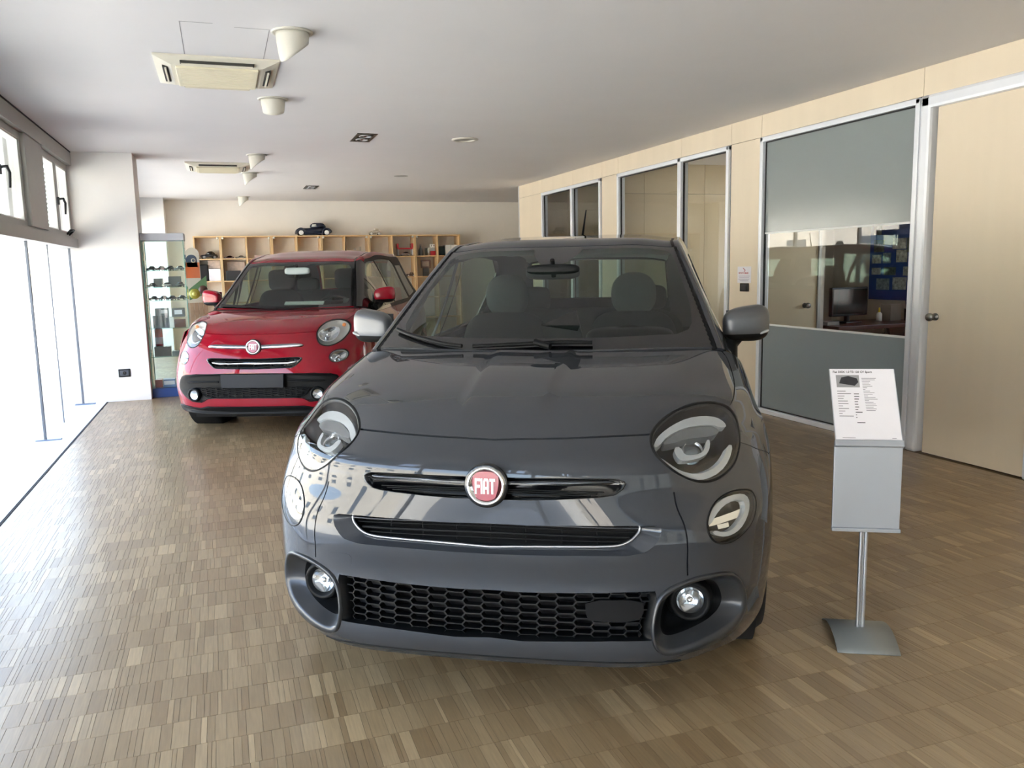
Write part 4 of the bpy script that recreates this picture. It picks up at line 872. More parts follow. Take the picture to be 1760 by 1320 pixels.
def red_car():
    U = RU; car = thing('car', 'bright red compact people carrier car parked behind the grey car on its left', 'car', (.20756, 7.373, 0), -math.radians(23.056))
    S = Surf(RED_FRONT); both = lambda P: [np.asarray(P, float), np.asarray(flip(P), float)]
    hl, dl = chaikin(U['headlight'], 2), chaikin(U['dl'], 2)
    gril = np.array(whole(U['grille'])); band_ = U['bandL']
    bh = sorted([p for p in band_], key=lambda p: 0)   # outline of the black mask: lower edge from the side to the middle, then back along the top
    lowE = [p for p in band_ if p[1] < 1.7 and p[0] > .01][::-1]; topE = [p for p in band_ if p[1] > 1.7 and p[0] > .01]
    bR = [(0, 1.49)] + lowE + [p for p in topE[::-1] if False]
    right = [(0, 1.49)] + lowE[:]; tops = [p for p in topE]
    rightfull = right + tops[::-1] if tops and tops[0][0] < tops[-1][0] else right + tops
    mask = np.array(whole(rightfull + [(0, 3.6)])); msh = np.array(whole([(0, 1.6), (.67, 1.587), (1.76, 1.561), (2.177, 1.565), (2.398, 1.889), (2.54, 2.349), (1.935, 2.369), (.926, 2.309), (0, 2.26)]))
    lip = np.array(whole([(0, .03), (2.2, .03), (3.5, .04), (4.6, .1), (5.1, .32), (4.4, .45), (3.4, .52), (2.6, .58), (2.15, .80), (1.14, .84), (0, .84)]))
    arch = arch_uv(S, .83, .33, .36, (6, 2))
    plate_on('cowl_panel', S, [(-4.35, 9.72), (-2, 9.64), (0, 9.62), (2, 9.64), (4.35, 9.72), (4.2, 10.0), (-4.2, 10.0)], SATB, car, -.003, .006, 16)
    drape(car, S, U, REDP, both(hl) + both(dl) + [gril, mask, lip] + both(arch), [])
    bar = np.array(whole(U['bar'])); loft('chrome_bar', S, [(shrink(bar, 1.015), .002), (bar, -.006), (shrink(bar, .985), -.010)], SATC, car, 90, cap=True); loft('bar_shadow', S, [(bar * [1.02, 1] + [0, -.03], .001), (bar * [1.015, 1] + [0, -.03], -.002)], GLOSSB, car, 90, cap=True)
    loft('grille_surround', S, [(shrink(gril, 1.03), -.001), (gril, -.006), (shrink(gril, .98, (0, 4.3)), .0), (shrink(gril, .97, (0, 4.3)), .05)], GLOSSB, car, 100, cap=True)
    gb = np.array(whole(U['grbar'])); loft('grille_bar', S, [(gb, .02), (gb, .0), (shrink(gb, .97), -.004)], CHROME, car, 80, cap=True)
    for v in (4.12, 4.5): tube_on('grille_slat', S, [(-1.75, v), (0, v - .02), (1.75, v)], .006, SATB, car, .025, 6)
    for u in (-1.3, -.65, 0, .65, 1.3): tube_on('grille_rib', S, [(u, 4.0), (u, 4.58)], .004, SATB, car, .03, 6)
    loft('bumper_mask', S, [(mask, .004), (shrink(mask, .985, (0, 2.5)), -.006), (shrink(mask, .95, (0, 2.5)), -.008), (shrink(mask, .90, (0, 2.55)), .006), (shrink(mask, .80, (0, 2.6)), .010)], SATB, car, 120, cap=True)
    for s in (1, -1): tube_on('mask_rib', S, [(s * 1.45, 2.85), (s * 2.4, 2.86), (s * 3.3, 2.8)], .008, SATB, car, -.004, 6)
    loft('lower_grille', S, [(msh, -.002), (shrink(msh, .98, (0, 1.9)), .004), (shrink(msh, .95, (0, 1.9)), .012)], DEEP, car, 100, cap=True)
    V = []; Fc = []
    for k in range(-8, 9):
        for j in range(5):
            u0 = k * .285; v0 = 1.64 + j * .16 + (.08 if k % 2 else 0)
            if not inside(shrink(msh, .96, (0, 1.9)), np.array([[u0, v0]]))[0]: continue
            hx = [(-.17, 0), (-.09, -.08), (.09, -.08), (.17, 0), (.09, .08), (-.09, .08)]; n = len(V)
            V += list(S.off([(u0 + a, v0 + b) for a, b in hx], -.004)) + list(S.off([(u0 + a * .82, v0 + b * .7) for a, b in hx], -.004)) + list(S.off([(u0 + a * .8, v0 + b * .7) for a, b in hx], .012))
            for q in range(6): r = (q + 1) % 6; Fc += [(n + q, n + r, n + 6 + r, n + 6 + q), (n + 6 + q, n + 6 + r, n + 12 + r, n + 12 + q)]
    mesh('lower_grille_lattice', V, Fc, SATB, car)
    loft('lower_lip', S, [(lip, .002), (shrink(lip, .985, (0, .4)), -.010), (shrink(lip, .93, (0, .4)), -.014), (shrink(lip, .8, (0, .4)), .004), (shrink(lip, .5, (0, .4)), .006)], SATB, car, 110, cap=True)
    plt = np.array(U['plate']); plate_on('number_plate_holder', S, plt, mat('blank plate holder', '26282d', .5, spec=.2), car, -.028, .03, 8)
    bx('undertray', (-.62, .3, .17), (.62, 3.8, .27), DEEP, car); bx('skirt', (-.60, .16, .155), (.60, .3, .215), DEEP, car)
    for s in (1, -1):
        F = (lambda P: np.asarray(P, float)) if s == 1 else (lambda P: np.asarray(flip(P), float))
        h, P = lamp_common(car, S, F(U['headlight']), 'headlight', .07, mat('pale lamp bowl', 'd2d2cd', .3, metal=.15))
        c0 = P.mean(0) + np.array([-s * .12, -.12]); q = resample([c0 + np.array([.62 * math.cos(t), .55 * math.sin(t)]) for t in np.linspace(0, 2 * PI, 25)[:-1]], 40)
        loft('reflector_bowl', S, [(shrink(q, 1.08), .012), (q, .010), (shrink(q, .93), .02), (shrink(q, .5), .05), (shrink(q, .2), .056)], LAMPL, h, 40, cap=True)
        loft('bulb_shield', S, [(shrink(q, .28), .05), (shrink(q, .26), .025), (shrink(q, .12), .018)], CHROME, h, 24, cap=True)
        a = P.mean(0) + np.array([s * .62, .72]); MB().lathe([(.016, -.01), (.016, .008), (.008, .016), (0, .018)], 16, Matrix.Translation(S.off([a], .03)[0]) @ Vector(S.nrm([a])[0]).to_track_quat('Z', 'Y').to_matrix().to_4x4()).build('indicator_bulb', AMBER, h)
        d, P = lamp_common(car, S, F(U['dl']), 'position_lamp', .045, mat('pale lamp bowl', 'd2d2cd', .3, metal=.15)); loft('reflector_bowl', S, [(shrink(P, .8), .01), (shrink(P, .5), .03), (shrink(P, .2), .034)], LAMPL, d, 30, cap=True); loft('bulb_shield', S, [(shrink(P, .26), .034), (shrink(P, .22), .012)], CHROME, d, 20, cap=True)
        uvf = np.array([s * 2.88, 1.72]); c = S.off([uvf], -.012)[0]; M = Matrix.Translation(c) @ Vector((s * .25, -1, .03)).to_track_quat('Z', 'Y').to_matrix().to_4x4()
        f = bpy.data.objects.new('fog_lamp', None); COL.objects.link(f); f.parent = car
        MB().lathe([(.062, -.03), (.06, .004), (.052, .010), (.044, .004), (.04, -.004)], 32, M).build('pod', SATB, f); MB().lathe([(.041, -.004), (.02, -.014), (0, -.016)], 24, M).build('reflector', LAMPL, f); MB().lathe([(.041, -.002), (.03, .008), (0, .014)], 24, M).build('lens', LENS, f)
        wheel(car, s * .775, .83, .325, .21, s); wheel(car, s * .775, 3.44, .325, .21, s)
        door_mirror(car, s, (.885, 1.31, 1.17), (.20, .13, .155), REDP, (.80, 1.22, 1.05), SATB, False)
    badge(car, S.off([(0, 5.28)], -.012)[0], -.16, .060)
    side_panels(car, REDP, 1.0, .89, .83, 2.61, 4.15, (.23, .38, .58, .78, .93, 1.04), .33, 1.5, True)
    SC_ = Surf(RED_CABIN)
    cl = [(1.0, .12), (2.3, .14), (2.62, .2), (2.72, .4), (2.72, 1.65), (2.6, 1.80), (2.3, 1.86), (.6, 1.88)]
    pod = [(-.25, 1.99), (-.2, 1.75), (-.05, 1.66), (.15, 1.7), (.42, 1.78), (.7, 1.99)]
    sw = [[(5.8, .42), (4.9, .35), (4.1, .55), (4.05, 1.25), (5.82, 1.5)], [(5.85, 1.6), (4.15, 1.45), (4.12, 2.1), (4.2, 3.3), (5.85, 3.3)], [(5.85, 3.38), (4.2, 3.38), (4.2, 4.7), (4.4, 4.8), (5.85, 4.8)], [(5.8, 4.9), (4.45, 4.9), (4.5, 5.5), (5.7, 5.6)]]
    cabin(car, SC_, REDP, GLOSSB, REDP, whole(cl), pod, sw, (.36, 1.78, .86, 1.33, (.27, .13, .22)), (.37, 1.38, 1.0), (.02, 1.28, 1.42))
    tube_on('wiper', SC_, [(-2.7, .1), (-1.2, .06), (-.1, .03)], .010, SATB, car, -.014); tube_on('wiper', SC_, [(-.2, .02), (.6, .05), (1.4, .04)], .010, SATB, car, -.014)
    MB().tube([(.07, 2.95, 1.63), (.07, 2.98, 1.82)], [.008, .005], 6).build('antenna', SATB, car)
    return car
GC = grey_car(); RC = red_car()
def on_car(car, o, p): o.matrix_world = Matrix.Translation(car.location) @ Matrix.Rotation(car.rotation_euler[2], 4, 'Z') @ Matrix.Translation(p) @ o.matrix_basis
o = bx('price_card', (-.19, 0, -.006), (.19, .05, .006), mat('white card', 'e8e8e8', .6)); o.rotation_euler = (.5, 0, 0); on_car(RC, o, (.17, .955, 1.10)); tag(o, 'white price card lying on the dashboard of the red car', 'card')
o = MB().box((-.035, 0, 0), (.035, .04, .07), .004).build('phone_holder', BLACK); on_car(RC, o, (.545, 1.12, 1.075)); tag(o, 'small black holder at the right end of the red car dashboard', 'holder')
o = MB().prism([(-.085, 0), (.08, -.005), (.04, .165), (-.11, .105)], 1, 0, .012).build('dashboard_sign', mat('black card', '0d0d0e', .5, spec=.2)); on_car(GC, o, (.115, 1.09, 1.062)); tag(o, 'black card leaning on the dashboard of the grey car', 'card')
# ---------------------------------------------------------------- ceiling fittings
CREAM = mat('cream plastic', 'e2ddcb', .45, var=.02)
SLOT = mat('vent slot dark', '3a3833', .7)
CHALK = mat('chalk white enamel', 'cbc8bc', .35, coat=.2)
def air_cassette(x, y, label):
    t = thing('air_conditioner', label, 'air conditioner', (x, y, CH), 0, 'ceiling cassettes')
    a, b = .375, .40; z = -.042; m = MB()
    V = [(-a, -b, -.001), (a, -b, -.001), (a, b, -.001), (-a, b, -.001), (-a, -b, -.012), (a, -b, -.012), (a, b, -.012), (-a, b, -.012), (-a + .10, -b + .10, z), (a - .10, -b + .10, z), (a - .10, b - .10, z), (-a + .10, b - .10, z)]
    Fc = [(0, 1, 5, 4), (1, 2, 6, 5), (2, 3, 7, 6), (3, 0, 4, 7), (4, 5, 9, 8), (5, 6, 10, 9), (6, 7, 11, 10), (7, 4, 8, 11), (8, 9, 10, 11), (3, 2, 1, 0)]
    m.add(V, Fc).build('housing', CREAM, t)
    MB().box((-a + .125, -b + .125, z - .014), (a - .125, b - .125, z + .002), .006).build('intake_grille', mat('cream grille', 'e6dfc4', .5), t)
    g = .062
    for q, (cx, cy, w, d) in enumerate(((0, -b + g, .44, .034), (0, b - g, .44, .034), (-a + g, 0, .034, .42), (a - g, 0, .034, .42))):
        zc = -.012 - (.030) * (g / .10)
        bx('outlet_slot', (cx - w / 2, cy - d / 2, zc - .010), (cx + w / 2, cy + d / 2, zc + .008), SLOT, t)
        if w > d: bx('louvre', (cx - w / 2 + .006, cy - .004, zc - .020), (cx + w / 2 - .006, cy + .006, zc - .006), CREAM, t)
        else: bx('louvre', (cx - .004, cy - d / 2 + .006, zc - .020), (cx + .006, cy + d / 2 - .006, zc - .006), CREAM, t)
    for k in range(9): bx('grille_slat', (-a + .15, -b + .15 + k * .0625, z - .0165), (a - .15, -b + .158 + k * .0625, z - .013), mat('cream grille', 'e6dfc4', .5), t)
    return t
air_cassette(.07, 6.05, 'near cream ceiling air conditioner cassette, beside the largest spotlight')
air_cassette(.06, 11.25, 'far cream ceiling air conditioner cassette, above the red car')
def eyeball(x, y, ang, label, lo=.045, hi=.165):
    t = thing('ceiling_spotlight', label, 'spotlight', (x, y, CH), 0, 'white hooded spotlights')
    MB().lathe([(.115, -.0005), (.115, -.006), (.108, -.009), (.090, -.009), (.090, -.0005)], 36).build('flange', CHALK, t)
    V = []; Fc = []; n = 40; rows = 8
    for i in range(rows + 1):
        f = i / rows
        for k in range(n):
            th = 2 * PI * k / n; h = lo + (hi - lo) * (.5 + .5 * math.cos(th - ang)) ** 1.15
            r = .092 - .02 * (f * h / hi) ** 1.5; V.append((r * math.cos(th), r * math.sin(th), -.006 - f * h))
    for i in range(rows):
        for k in range(n): Fc.append((i * n + k, (i + 1) * n + k, (i + 1) * n + (k + 1) % n, i * n + (k + 1) % n))
    o = mesh('hood', V, Fc, CHALK, t, True); s = o.modifiers.new('thick', 'SOLIDIFY'); s.thickness = .004; s.offset = -1
    MB().lathe([(.072, -.03), (.05, -.02), (0, -.018)], 28).build('reflector', SATC, t); MB().lathe([(.02, -.02), (.02, -.038), (.0, -.042)], 16).build('bulb', mat('unlit bulb', 'd8d8d4', .2), t)
eyeball(.47, 5.0, math.radians(215), 'large white hooded spotlight nearest the viewer, right of the near air cassette')
eyeball(.475, 6.9, math.radians(262), 'second white spotlight, its hood turned away, behind the near air cassette', .07, .13)
eyeball(.48, 10.12, math.radians(190), 'third white hooded spotlight, just in front of the far air cassette')
eyeball(.465, 11.92, math.radians(185), 'fourth white hooded spotlight, just behind the far air cassette')
eyeball(.47, 15.6, math.radians(190), 'smallest white hooded spotlight, close to the back wall')
STEELD = mat('dark nickel', '55544f', .35, metal=.7)
def grid_light(x, y, label):
    t = thing('recessed_downlight', label, 'downlight', (x, y, CH), 0, 'square recessed downlights')
    m = MB(); a, b = .10, .26
    for lo, hi in (((-a, -b, -.006), (a, -b + .03, -.0005)), ((-a, b - .03, -.006), (a, b, -.0005)), ((-a, -b + .03, -.006), (-a + .03, b - .03, -.0005)), ((a - .03, -b + .03, -.006), (a, b - .03, -.0005))): m.box(lo, hi)
    m.build('frame', STEELD, t); bx('backing', (-a + .03, -b + .03, -.003), (a - .03, b - .03, -.0005), mat('lamp recess black', '171716', .5), t)
    for q in (-.11, .11):
        MB().tube([(.058 * math.cos(p), q + .07 * math.sin(p), -.006) for p in np.linspace(0, 2 * PI, 21)[:-1]], .006, 6, closed=True).build('gimbal_ring', SATC, t)
        MB().lathe([(.045, -.004), (.03, -.003), (.012, -.009), (0, -.011)], 20, Matrix.Translation((0, q, 0))).build('lamp', LAMPL, t)
grid_light(1.46, 8.64, 'near square recessed downlight with two lamps, right of the air cassettes')
grid_light(1.455, 13.78, 'far small square recessed downlight near the back wall')
t = thing('round_downlight', 'white round ring downlight set in the right half of the ceiling', 'downlight', (2.5, 8.55, CH))
MB().lathe([(.14, -.0005), (.14, -.008), (.115, -.016), (.10, -.012), (.095, -.0005)], 36).build('ring', CHALK, t); MB().lathe([(.096, -.001), (.05, -.0012), (0, -.0014)], 28).build('diffuser', mat('grey diffuser', '9d9a95', .4), t)
t = MB().lathe([(.10, -.0005), (.10, -.004), (.095, -.005), (0, -.005)], 32).build('ceiling_cover', mat('grey cover plate', 'a9a5a1', .6), None, (2.54, 12.0, CH)); tag(t, 'flat grey round cover plate on the ceiling beyond the ring light', 'cover plate')
# ---------------------------------------------------------------- wall pieces
t = thing('wall_socket', 'black wall socket low on the white pillar', 'socket', (-1.092, 10.2, .322))
MB().box((-.062, -.010, -.046), (.062, -.0003, .046), .006).build('plate', BLACK, t); MB().box((-.045, -.014, -.03), (.045, -.009, .03), .004).build('insert', mat('socket grey', '4a4d55', .4), t)
MB().lathe([(.02, 0), (.02, .003), (.012, .003), (0, .001)], 20, Matrix.Translation((0, -.014, 0)) @ Matrix.Rotation(PI / 2, 4, 'X')).build('outlet', BLACK, t)
def text_mesh(s, size, m, parent, M, name='lettering', ext=.0002, bold=False, squeeze=1.):
    cu = bpy.data.curves.new(name, 'FONT'); cu.body = s; cu.size = size; cu.extrude = ext; cu.align_x = 'LEFT'; cu.space_character = 1.0; cu.resolution_u = 2
    if bold: cu.offset = size * .02
    o = bpy.data.objects.new(name, cu); COL.objects.link(o); bpy.context.view_layer.update()
    me = bpy.data.meshes.new_from_object(o.evaluated_get(bpy.context.evaluated_depsgraph_get())); bpy.data.objects.remove(o); bpy.data.curves.remove(cu)
    me.transform(Matrix.Diagonal((squeeze, 1, 1, 1))); me.materials.clear()
    r = link(name, me, m, parent); r.matrix_local = M; return r
PAPER = mat('white paper', 'dcdbe1', .7); INK = mat('black ink', '2a2a2e', .7); INKG = mat('grey ink', '77777d', .7); INKR = mat('red ink', 'a8323c', .7)
# local frame on the right wall: X runs away from +Y, Y up, Z into the room
WR = Matrix(((0, 0, -1), (-1, 0, 0), (0, 1, 0))).to_4x4()
def wall_frame(y, z, off=.0012): M = WR.copy(); M.translation = (RX - off, y, z); return M
t = thing('wall_notice', 'white paper no smoking notice on the maple panel above the switch', 'notice'); t.matrix_world = wall_frame(6.962, 1.218)
bx('sheet', (0, 0, -.001), (.22, .155, 0), PAPER, t)
MB().tube([(.11 + .016 * math.sin(a * 2.2), .108 + .035 * a / 2.2, .001) for a in np.linspace(0, 2.2, 12)], .003, 6).build('emblem', INKR, t)
text_mesh('VIETATO FUMARE', .023, INKR, t, Matrix.Translation((.018, .085, .0002)), bold=True, squeeze=.86)
m = MB()
for k, (a, b) in enumerate(((.02, .2), (.03, .19), (.02, .19), (.04, .18))): m.box((a, .062 - k * .015, 0), (b, .066 - k * .015, .0004))
m.build('print', mat('violet ink', '8a7f9a', .7), t)
t = thing('light_switch', 'black light switch under the white notice', 'switch', (RX, 6.84, 1.175)); MB().box((-.012, -.068, -.04), (-.0003, .068, .04), .006).build('plate', BLACK, t); MB().box((-.018, -.035, -.026), (-.01, .035, .026), .003, ).build('rocker', mat('switch grey', '3c3d42', .35), t)
# ---------------------------------------------------------------- price stand
SILV = mat('silver powder coat', 'aab0b8', .38, metal=.45, var=.015)
t = thing('info_stand', 'silver floor stand with a tilted price sheet beside the grey car', 'stand', (2.19, 2.37, 0), -math.radians(29))
V = []; Fc = []; n = 14
for k in range(n + 1):
    f = -1 + 2 * k / n; y = .145 * f; z = .038 * (1 - f * f)
    for x in (-.108, .108): V += [(x, y, z), (x, y, z + .004)]
for k in range(n):
    a = 4 * k; Fc += [(a, a + 2, a + 6, a + 4), (a + 1, a + 5, a + 7, a + 3), (a, a + 4, a + 5, a + 1), (a + 2, a + 3, a + 7, a + 6)]
Fc += [(0, 1, 3, 2), (4 * n, 4 * n + 2, 4 * n + 3, 4 * n + 1)]
mesh('base_plate', V, Fc, mat('grey base coat', '84898a', .45, metal=.3), t, True)
p = MB(); 
for x in (-.009, .009): p.tube([(x, .0, .040), (x, .0, .78)], .0078, 10)
p.box((-.006, -.003, .04), (.006, .003, .78)); p.build('pole', mat('aluminium profile', 'c9ccd0', .22, metal=.85), t)
MB().box((-.118, -.022, .432), (.118, -.010, .752), .003).build('leaflet_pocket', SILV, t); MB().box((-.119, -.034, .421), (.119, -.010, .434), .002).build('pocket_lip', SILV, t)
h = bpy.data.objects.new('sheet_holder', None); COL.objects.link(h); h.parent = t; h.location = (0, -.03, .752); h.rotation_euler = (math.radians(90 - 32), 0, 0)
MB().box((-.119, -.012, -.010), (.119, .012, .008), .003).build('holder_edge', SILV, h); bx('back_plate', (-.116, .0, -.005), (.116, .298, -.001), SILV, h); bx('price_sheet', (-.113, .008, -.001), (.113, .297, .0004), PAPER, h)
text_mesh('Fiat 500X 1.0 T3 120 CV Sport', .0118, INK, h, Matrix.Translation((-.104, .281, .0008)), bold=True, squeeze=.93)
bx('printed_photo', (-.094, .222, .0005), (-.012, .272, .0008), mat('print grey', '8f8f92', .7), h)
P = MB(); P.prism([(-.085, .238), (-.03, .228), (-.016, .243), (-.02, .258), (-.05, .268), (-.075, .262)], 2, .0008, .0011).build('printed_car', mat('print dark', '303034', .7), h)
m = MB()
for k in range(11): m.box((-.094, .205 - k * .0098 * 1.02, .0005), (-.094 + (.03, .048, .024, .02, .034, .036, .016, .036, .022, .012, .05)[k], .2075 - k * .01, .0008))
for k, w in enumerate((.06, .055, .035, .03, .035, .042, .02, .012, .03, .048, .04, .02, .05, .058, .022, .04, .048, .052, .038, .05, .045)): m.box((-.004 + .0003 * k, .258 - k * .0065, .0005), (-.004 + w * .85, .2598 - k * .0065, .0008))
m.box((-.09, .02, .0005), (-.045, .022, .0008)); m.box((.08, .02, .0005), (.095, .0218, .0008)); m.build('print_lines', INKG, h)
m = MB()
for k in range(10): m.box((-.036, .194 - k * .0105, .0005), (-.036 + (.018, .018, .016, .012, .012, .014, .01, .024, .004, .004)[k], .1966 - k * .0105, .0008))
m.box((-.034, .079, .0005), (-.006, .082, .0008)); m.build('print_figures', INK, h)
# ---------------------------------------------------------------- shelves, cabinet and what they hold
BEECH = mat('beech board', 'd3b283', .5, var=.05, scale=6, stretch=(1, 1, .2))
BACKP = mat('pale shelf back', 'e6e3da', .7)
SX = [-.41 + .448 * k for k in range(12)]; SZ = [.06, .48, .88, 1.28, 1.68, 2.07]; SY0, SY1 = 16.02, 16.37
t = thing('shelf_unit', 'long beech pigeonhole shelf unit along the back wall', 'shelf', (0, 0, 0))
for k, x in enumerate(SX):
    if k % 2 == 1 and k < 11:
        for q in (-.021, .003): bx('upright', (x + q, SY0, 0), (x + q + .018, SY1, 2.06), BEECH, t)
    else: bx('upright', (x - .012, SY0, 0), (x + .012, SY1, 2.06), BEECH, t)
for k in range(5):
    for z in SZ[:-1]:
        bx('shelf_board', (SX[max(0, 2 * k - 1)] + .021, SY0 + .004, z - .018), (SX[2 * k + 1] - .021, SY1, z), BEECH, t) if k else bx('shelf_board', (SX[0] + .012, SY0 + .004, z - .018), (SX[1] - .021, SY1, z), BEECH, t)
for z in SZ[:-1]: bx('shelf_board', (SX[9] + .021, SY0 + .004, z - .018), (SX[11] - .012, SY1, z), BEECH, t)
bx('top_board', (SX[0] - .014, SY0 - .005, 2.06), (SX[11] + .014, SY1, 2.083), BEECH, t); bx('back_panel', (SX[0], SY1 + .001, 0), (SX[11], SY1 + .012, 2.06), BACKP, t)
for k in (1, 3, 5, 7, 9):
    for q in (-.045, .045): MB().lathe([(.022, 0), (.022, .012), (0, .014)], 14, Matrix.Translation((SX[k] + q, SY0 + .002, 2.045)) @ Matrix.Rotation(PI / 2, 4, 'X')).build('connector_cap', CHALK, t)
def col(name, h, **k): return mat('toy ' + name, h, k.pop('rough', .3), coat=.5, **k)
WHT = col('white', 'e9e9e6')
def toy_car(name, label, loc, L, W, H, m, rz=0., style='coupe', group=None, wheel_m=None, cat='model car', open_top=False):
    t = thing(name, label, cat, loc, rz, group); r = H * .22
    if style == 'vintage':
        body = [(-.5, .18), (-.5, .30), (-.44, .42), (-.30, .56), (-.06, .58), (.30, .60), (.44, .52), (.5, .34), (.48, .18)]; top = [(-.10, .58), (-.085, .86), (.0, .96), (.22, .96), (.30, .84), (.34, .60)]; wx = (-.36, .33)
    elif style == 'truck': body = [(-.5, .2), (-.5, .42), (-.2, .5), (-.18, .55), (.5, .55), (.5, .2)]; top = [(-.2, .55), (-.18, .95), (.12, 1.0), (.12, .55)]; wx = (-.36, .33)
    else: body = [(-.5, .2), (-.5, .40), (-.44, .50), (-.2, .58), (.36, .60), (.47, .54), (.5, .40), (.5, .2)]; top = [(-.22, .57), (-.08, .90), (.04, .97), (.22, .95), (.38, .60)]; wx = (-.32, .31)
    def pr(poly, w, bev):
        bm = bmesh.new(); vs = [bm.verts.new((p[0] * L, -w / 2, p[1] * H)) for p in poly]; f = bm.faces.new(vs); ex = bmesh.ops.extrude_face_region(bm, geom=[f])
        bmesh.ops.translate(bm, vec=(0, w, 0), verts=[v for v in ex['geom'] if isinstance(v, bmesh.types.BMVert)]); bmesh.ops.recalc_face_normals(bm, faces=bm.faces[:])
        bmesh.ops.bevel(bm, geom=bm.edges[:], offset=bev, segments=2, affect='EDGES', clamp_overlap=True); return MB().bm(bm, True)
    w_b = W * (.62 if style == 'vintage' else 1.)
    pr(body, w_b, W * .06).build('body', m, t)
    if not open_top: pr(top, w_b * .86, W * .05).build('cabin', m if style == 'vintage' else GLOSSB, t)
    if style == 'vintage':
        pr([(-.07, .66), (-.05, .86), (.06, .88), (.08, .66)], w_b * .88, W * .01).build('side_window', BACKP, t)
        for s in (-1, 1):
            for cx in wx: MB().tube([(cx * L + r * 1.35 * math.cos(a), s * W * .42, r + r * 1.35 * math.sin(a)) for a in np.linspace(.1, PI + .2, 9)], W * .085, 6).build('mudguard', m, t)
            MB().tube([(wx[0] * L + r * 1.2, s * W * .42, r * .8), (wx[1] * L - r * 1.3, s * W * .42, r * .6)], W * .06, 6).build('running_board', m, t)
    for cx in wx:
        for s in (-1, 1):
            R = Matrix.Translation((cx * L, s * W * .44, r)) @ Matrix.Rotation(-s * PI / 2, 4, 'X')
            MB().lathe([(r * .55, -W * .06), (r, -W * .05), (r, W * .05), (r * .8, W * .065)], 20, R).build('wheel', RUBBER, t)
            MB().lathe([(r * .82, W * .062), (r * .5, W * .07), (0, W * .06)], 20, R).build('wheel_disc', wheel_m or SATC, t)
    return t
toy_car('model_car', 'large dark blue vintage coupe model with white wheels on top of the shelf', (1.72, 16.19, 2.083), .68, .26, .245, col('navy', '1b2438'), 0, 'vintage', None, WHT)
toy_car('model_car', 'tiny cream and black vintage car model on top of the shelf', (2.87, 16.16, 2.083), .215, .09, .14, col('cream', 'c9c2b2'), 0, 'vintage', None, WHT)
toy_car('model_car', 'dark navy model car in the top left pigeonhole', (-.17, 16.18, 1.68), .29, .14, .14, col('ink', '1d2028'), .15)
toy_car('model_car', 'maroon flat racing model car in the second top pigeonhole', (.17, 16.16, 1.68), .18, .09, .055, col('maroon', '4a2026'), 0)
toy_car('model_car', 'silver flat racing model car beside the maroon one', (.37, 16.17, 1.68), .18, .09, .055, col('silver', '8d8f8c', metal=.5), 0)
toy_car('model_car', 'brown open vintage model car in the second row pigeonhole', (3.54, 16.16, 1.28), .16, .08, .085, col('brown', '4b3226'), .1, 'vintage', None, WHT)
toy_car('model_car', 'black model car in the third row behind the grey car', (3.28, 16.16, .88), .20, .09, .10, col('black', '1c1c1e'), .2)
def boxy(name, label, cat, lo, hi, m, group=None, bev=.003, rz=0., tilt=0.):
    c = ((lo[0] + hi[0]) / 2, (lo[1] + hi[1]) / 2, lo[2]); o = MB().box((lo[0] - c[0], lo[1] - c[1], 0), (hi[0] - c[0], hi[1] - c[1], hi[2] - lo[2]), bev).build(name, m, None, c, (tilt, 0, rz)); return tag(o, label, cat, group)
PIC = mat('faded picture print', 'b8aaa0', .6, var=.25, scale=14); PINK = mat('pinkish card', 'c9b4ad', .6)
boxy('picture', 'faded pink landscape picture standing in the second row at the left', 'picture', (-.20, 16.2, 1.51), (.01, 16.22, 1.655), PIC)
boxy('paper_stack', 'bright white paper pile under the faded picture', 'paper', (-.19, 16.12, 1.28), (.01, 16.3, 1.50), PAPER)
boxy('tool_case', 'black case standing left of the white paper pile', 'case', (-.36, 16.14, 1.28), (-.20, 16.3, 1.58), BLACK, bev=.02)
boxy('card_sheet', 'beige cardboard sheet leaning in the second row', 'card', (.13, 16.2, 1.30), (.44, 16.22, 1.62), PIC, tilt=-.1)
boxy('dark_box', 'dark box in front of the leaning beige card', 'box', (.1, 16.08, 1.28), (.36, 16.19, 1.46), col('coal', '2d2c2c'))
boxy('card_box', 'small pinkish card box on the third top pigeonhole', 'box', (.62, 16.14, 1.68), (.82, 16.26, 1.735), PINK)
# red framed display box
t = thing('display_box', 'red framed clear display box holding a model car', 'display box', (3.44, 16.18, 1.68)); RB = col('red', 'b01e2a')
for lo, hi in (((-.15, -.07, .13), (.15, .07, .155)), ((-.16, -.07, .155), (-.125, .07, .24)), ((.125, -.07, .155), (.16, .07, .24))): MB().box(lo, hi, .003).build('red_frame', RB, t)
bx('clear_case', (-.14, -.06, .156), (.14, .06, .23), CLEAR, t); MB().box((-.15, -.08, 0), (.15, .08, .012)).build('base', BLACK, t)
for x in (-.15, .137): bx('post', (x, -.07, .012), (x + .013, .07, .13), mat('clear acrylic', 'c8d0d4', .15), t)
toy_car('model_car', 'small white and brown model car under the red display box', (3.44, 16.16, 1.692), .2, .09, .07, col('white brown', '9a8478'), 0)
t = thing('glass_bottle', 'grey glass bottle right of the red display box', 'bottle', (3.76, 16.17, 1.68)); MB().lathe([(0, 0), (.045, 0), (.048, .01), (.045, .11), (.018, .16), (.016, .2), (0, .2)], 20).build('body', mat('smoked bottle', '5f6465', .2), t); MB().lathe([(.02, .198), (.02, .225), (0, .226)], 14).build('stopper', SATC, t)
t = MB().lathe([(0, 0), (.03, 0), (.035, .15), (.032, .15), (.028, .006), (0, .006)], 20).build('drinking_glass', glass('drinking glass', (.8, .84, .84)), None, (3.87, 16.16, 1.68)); tag(t, 'clear drinking glass between the bottle and the figurine', 'glass')
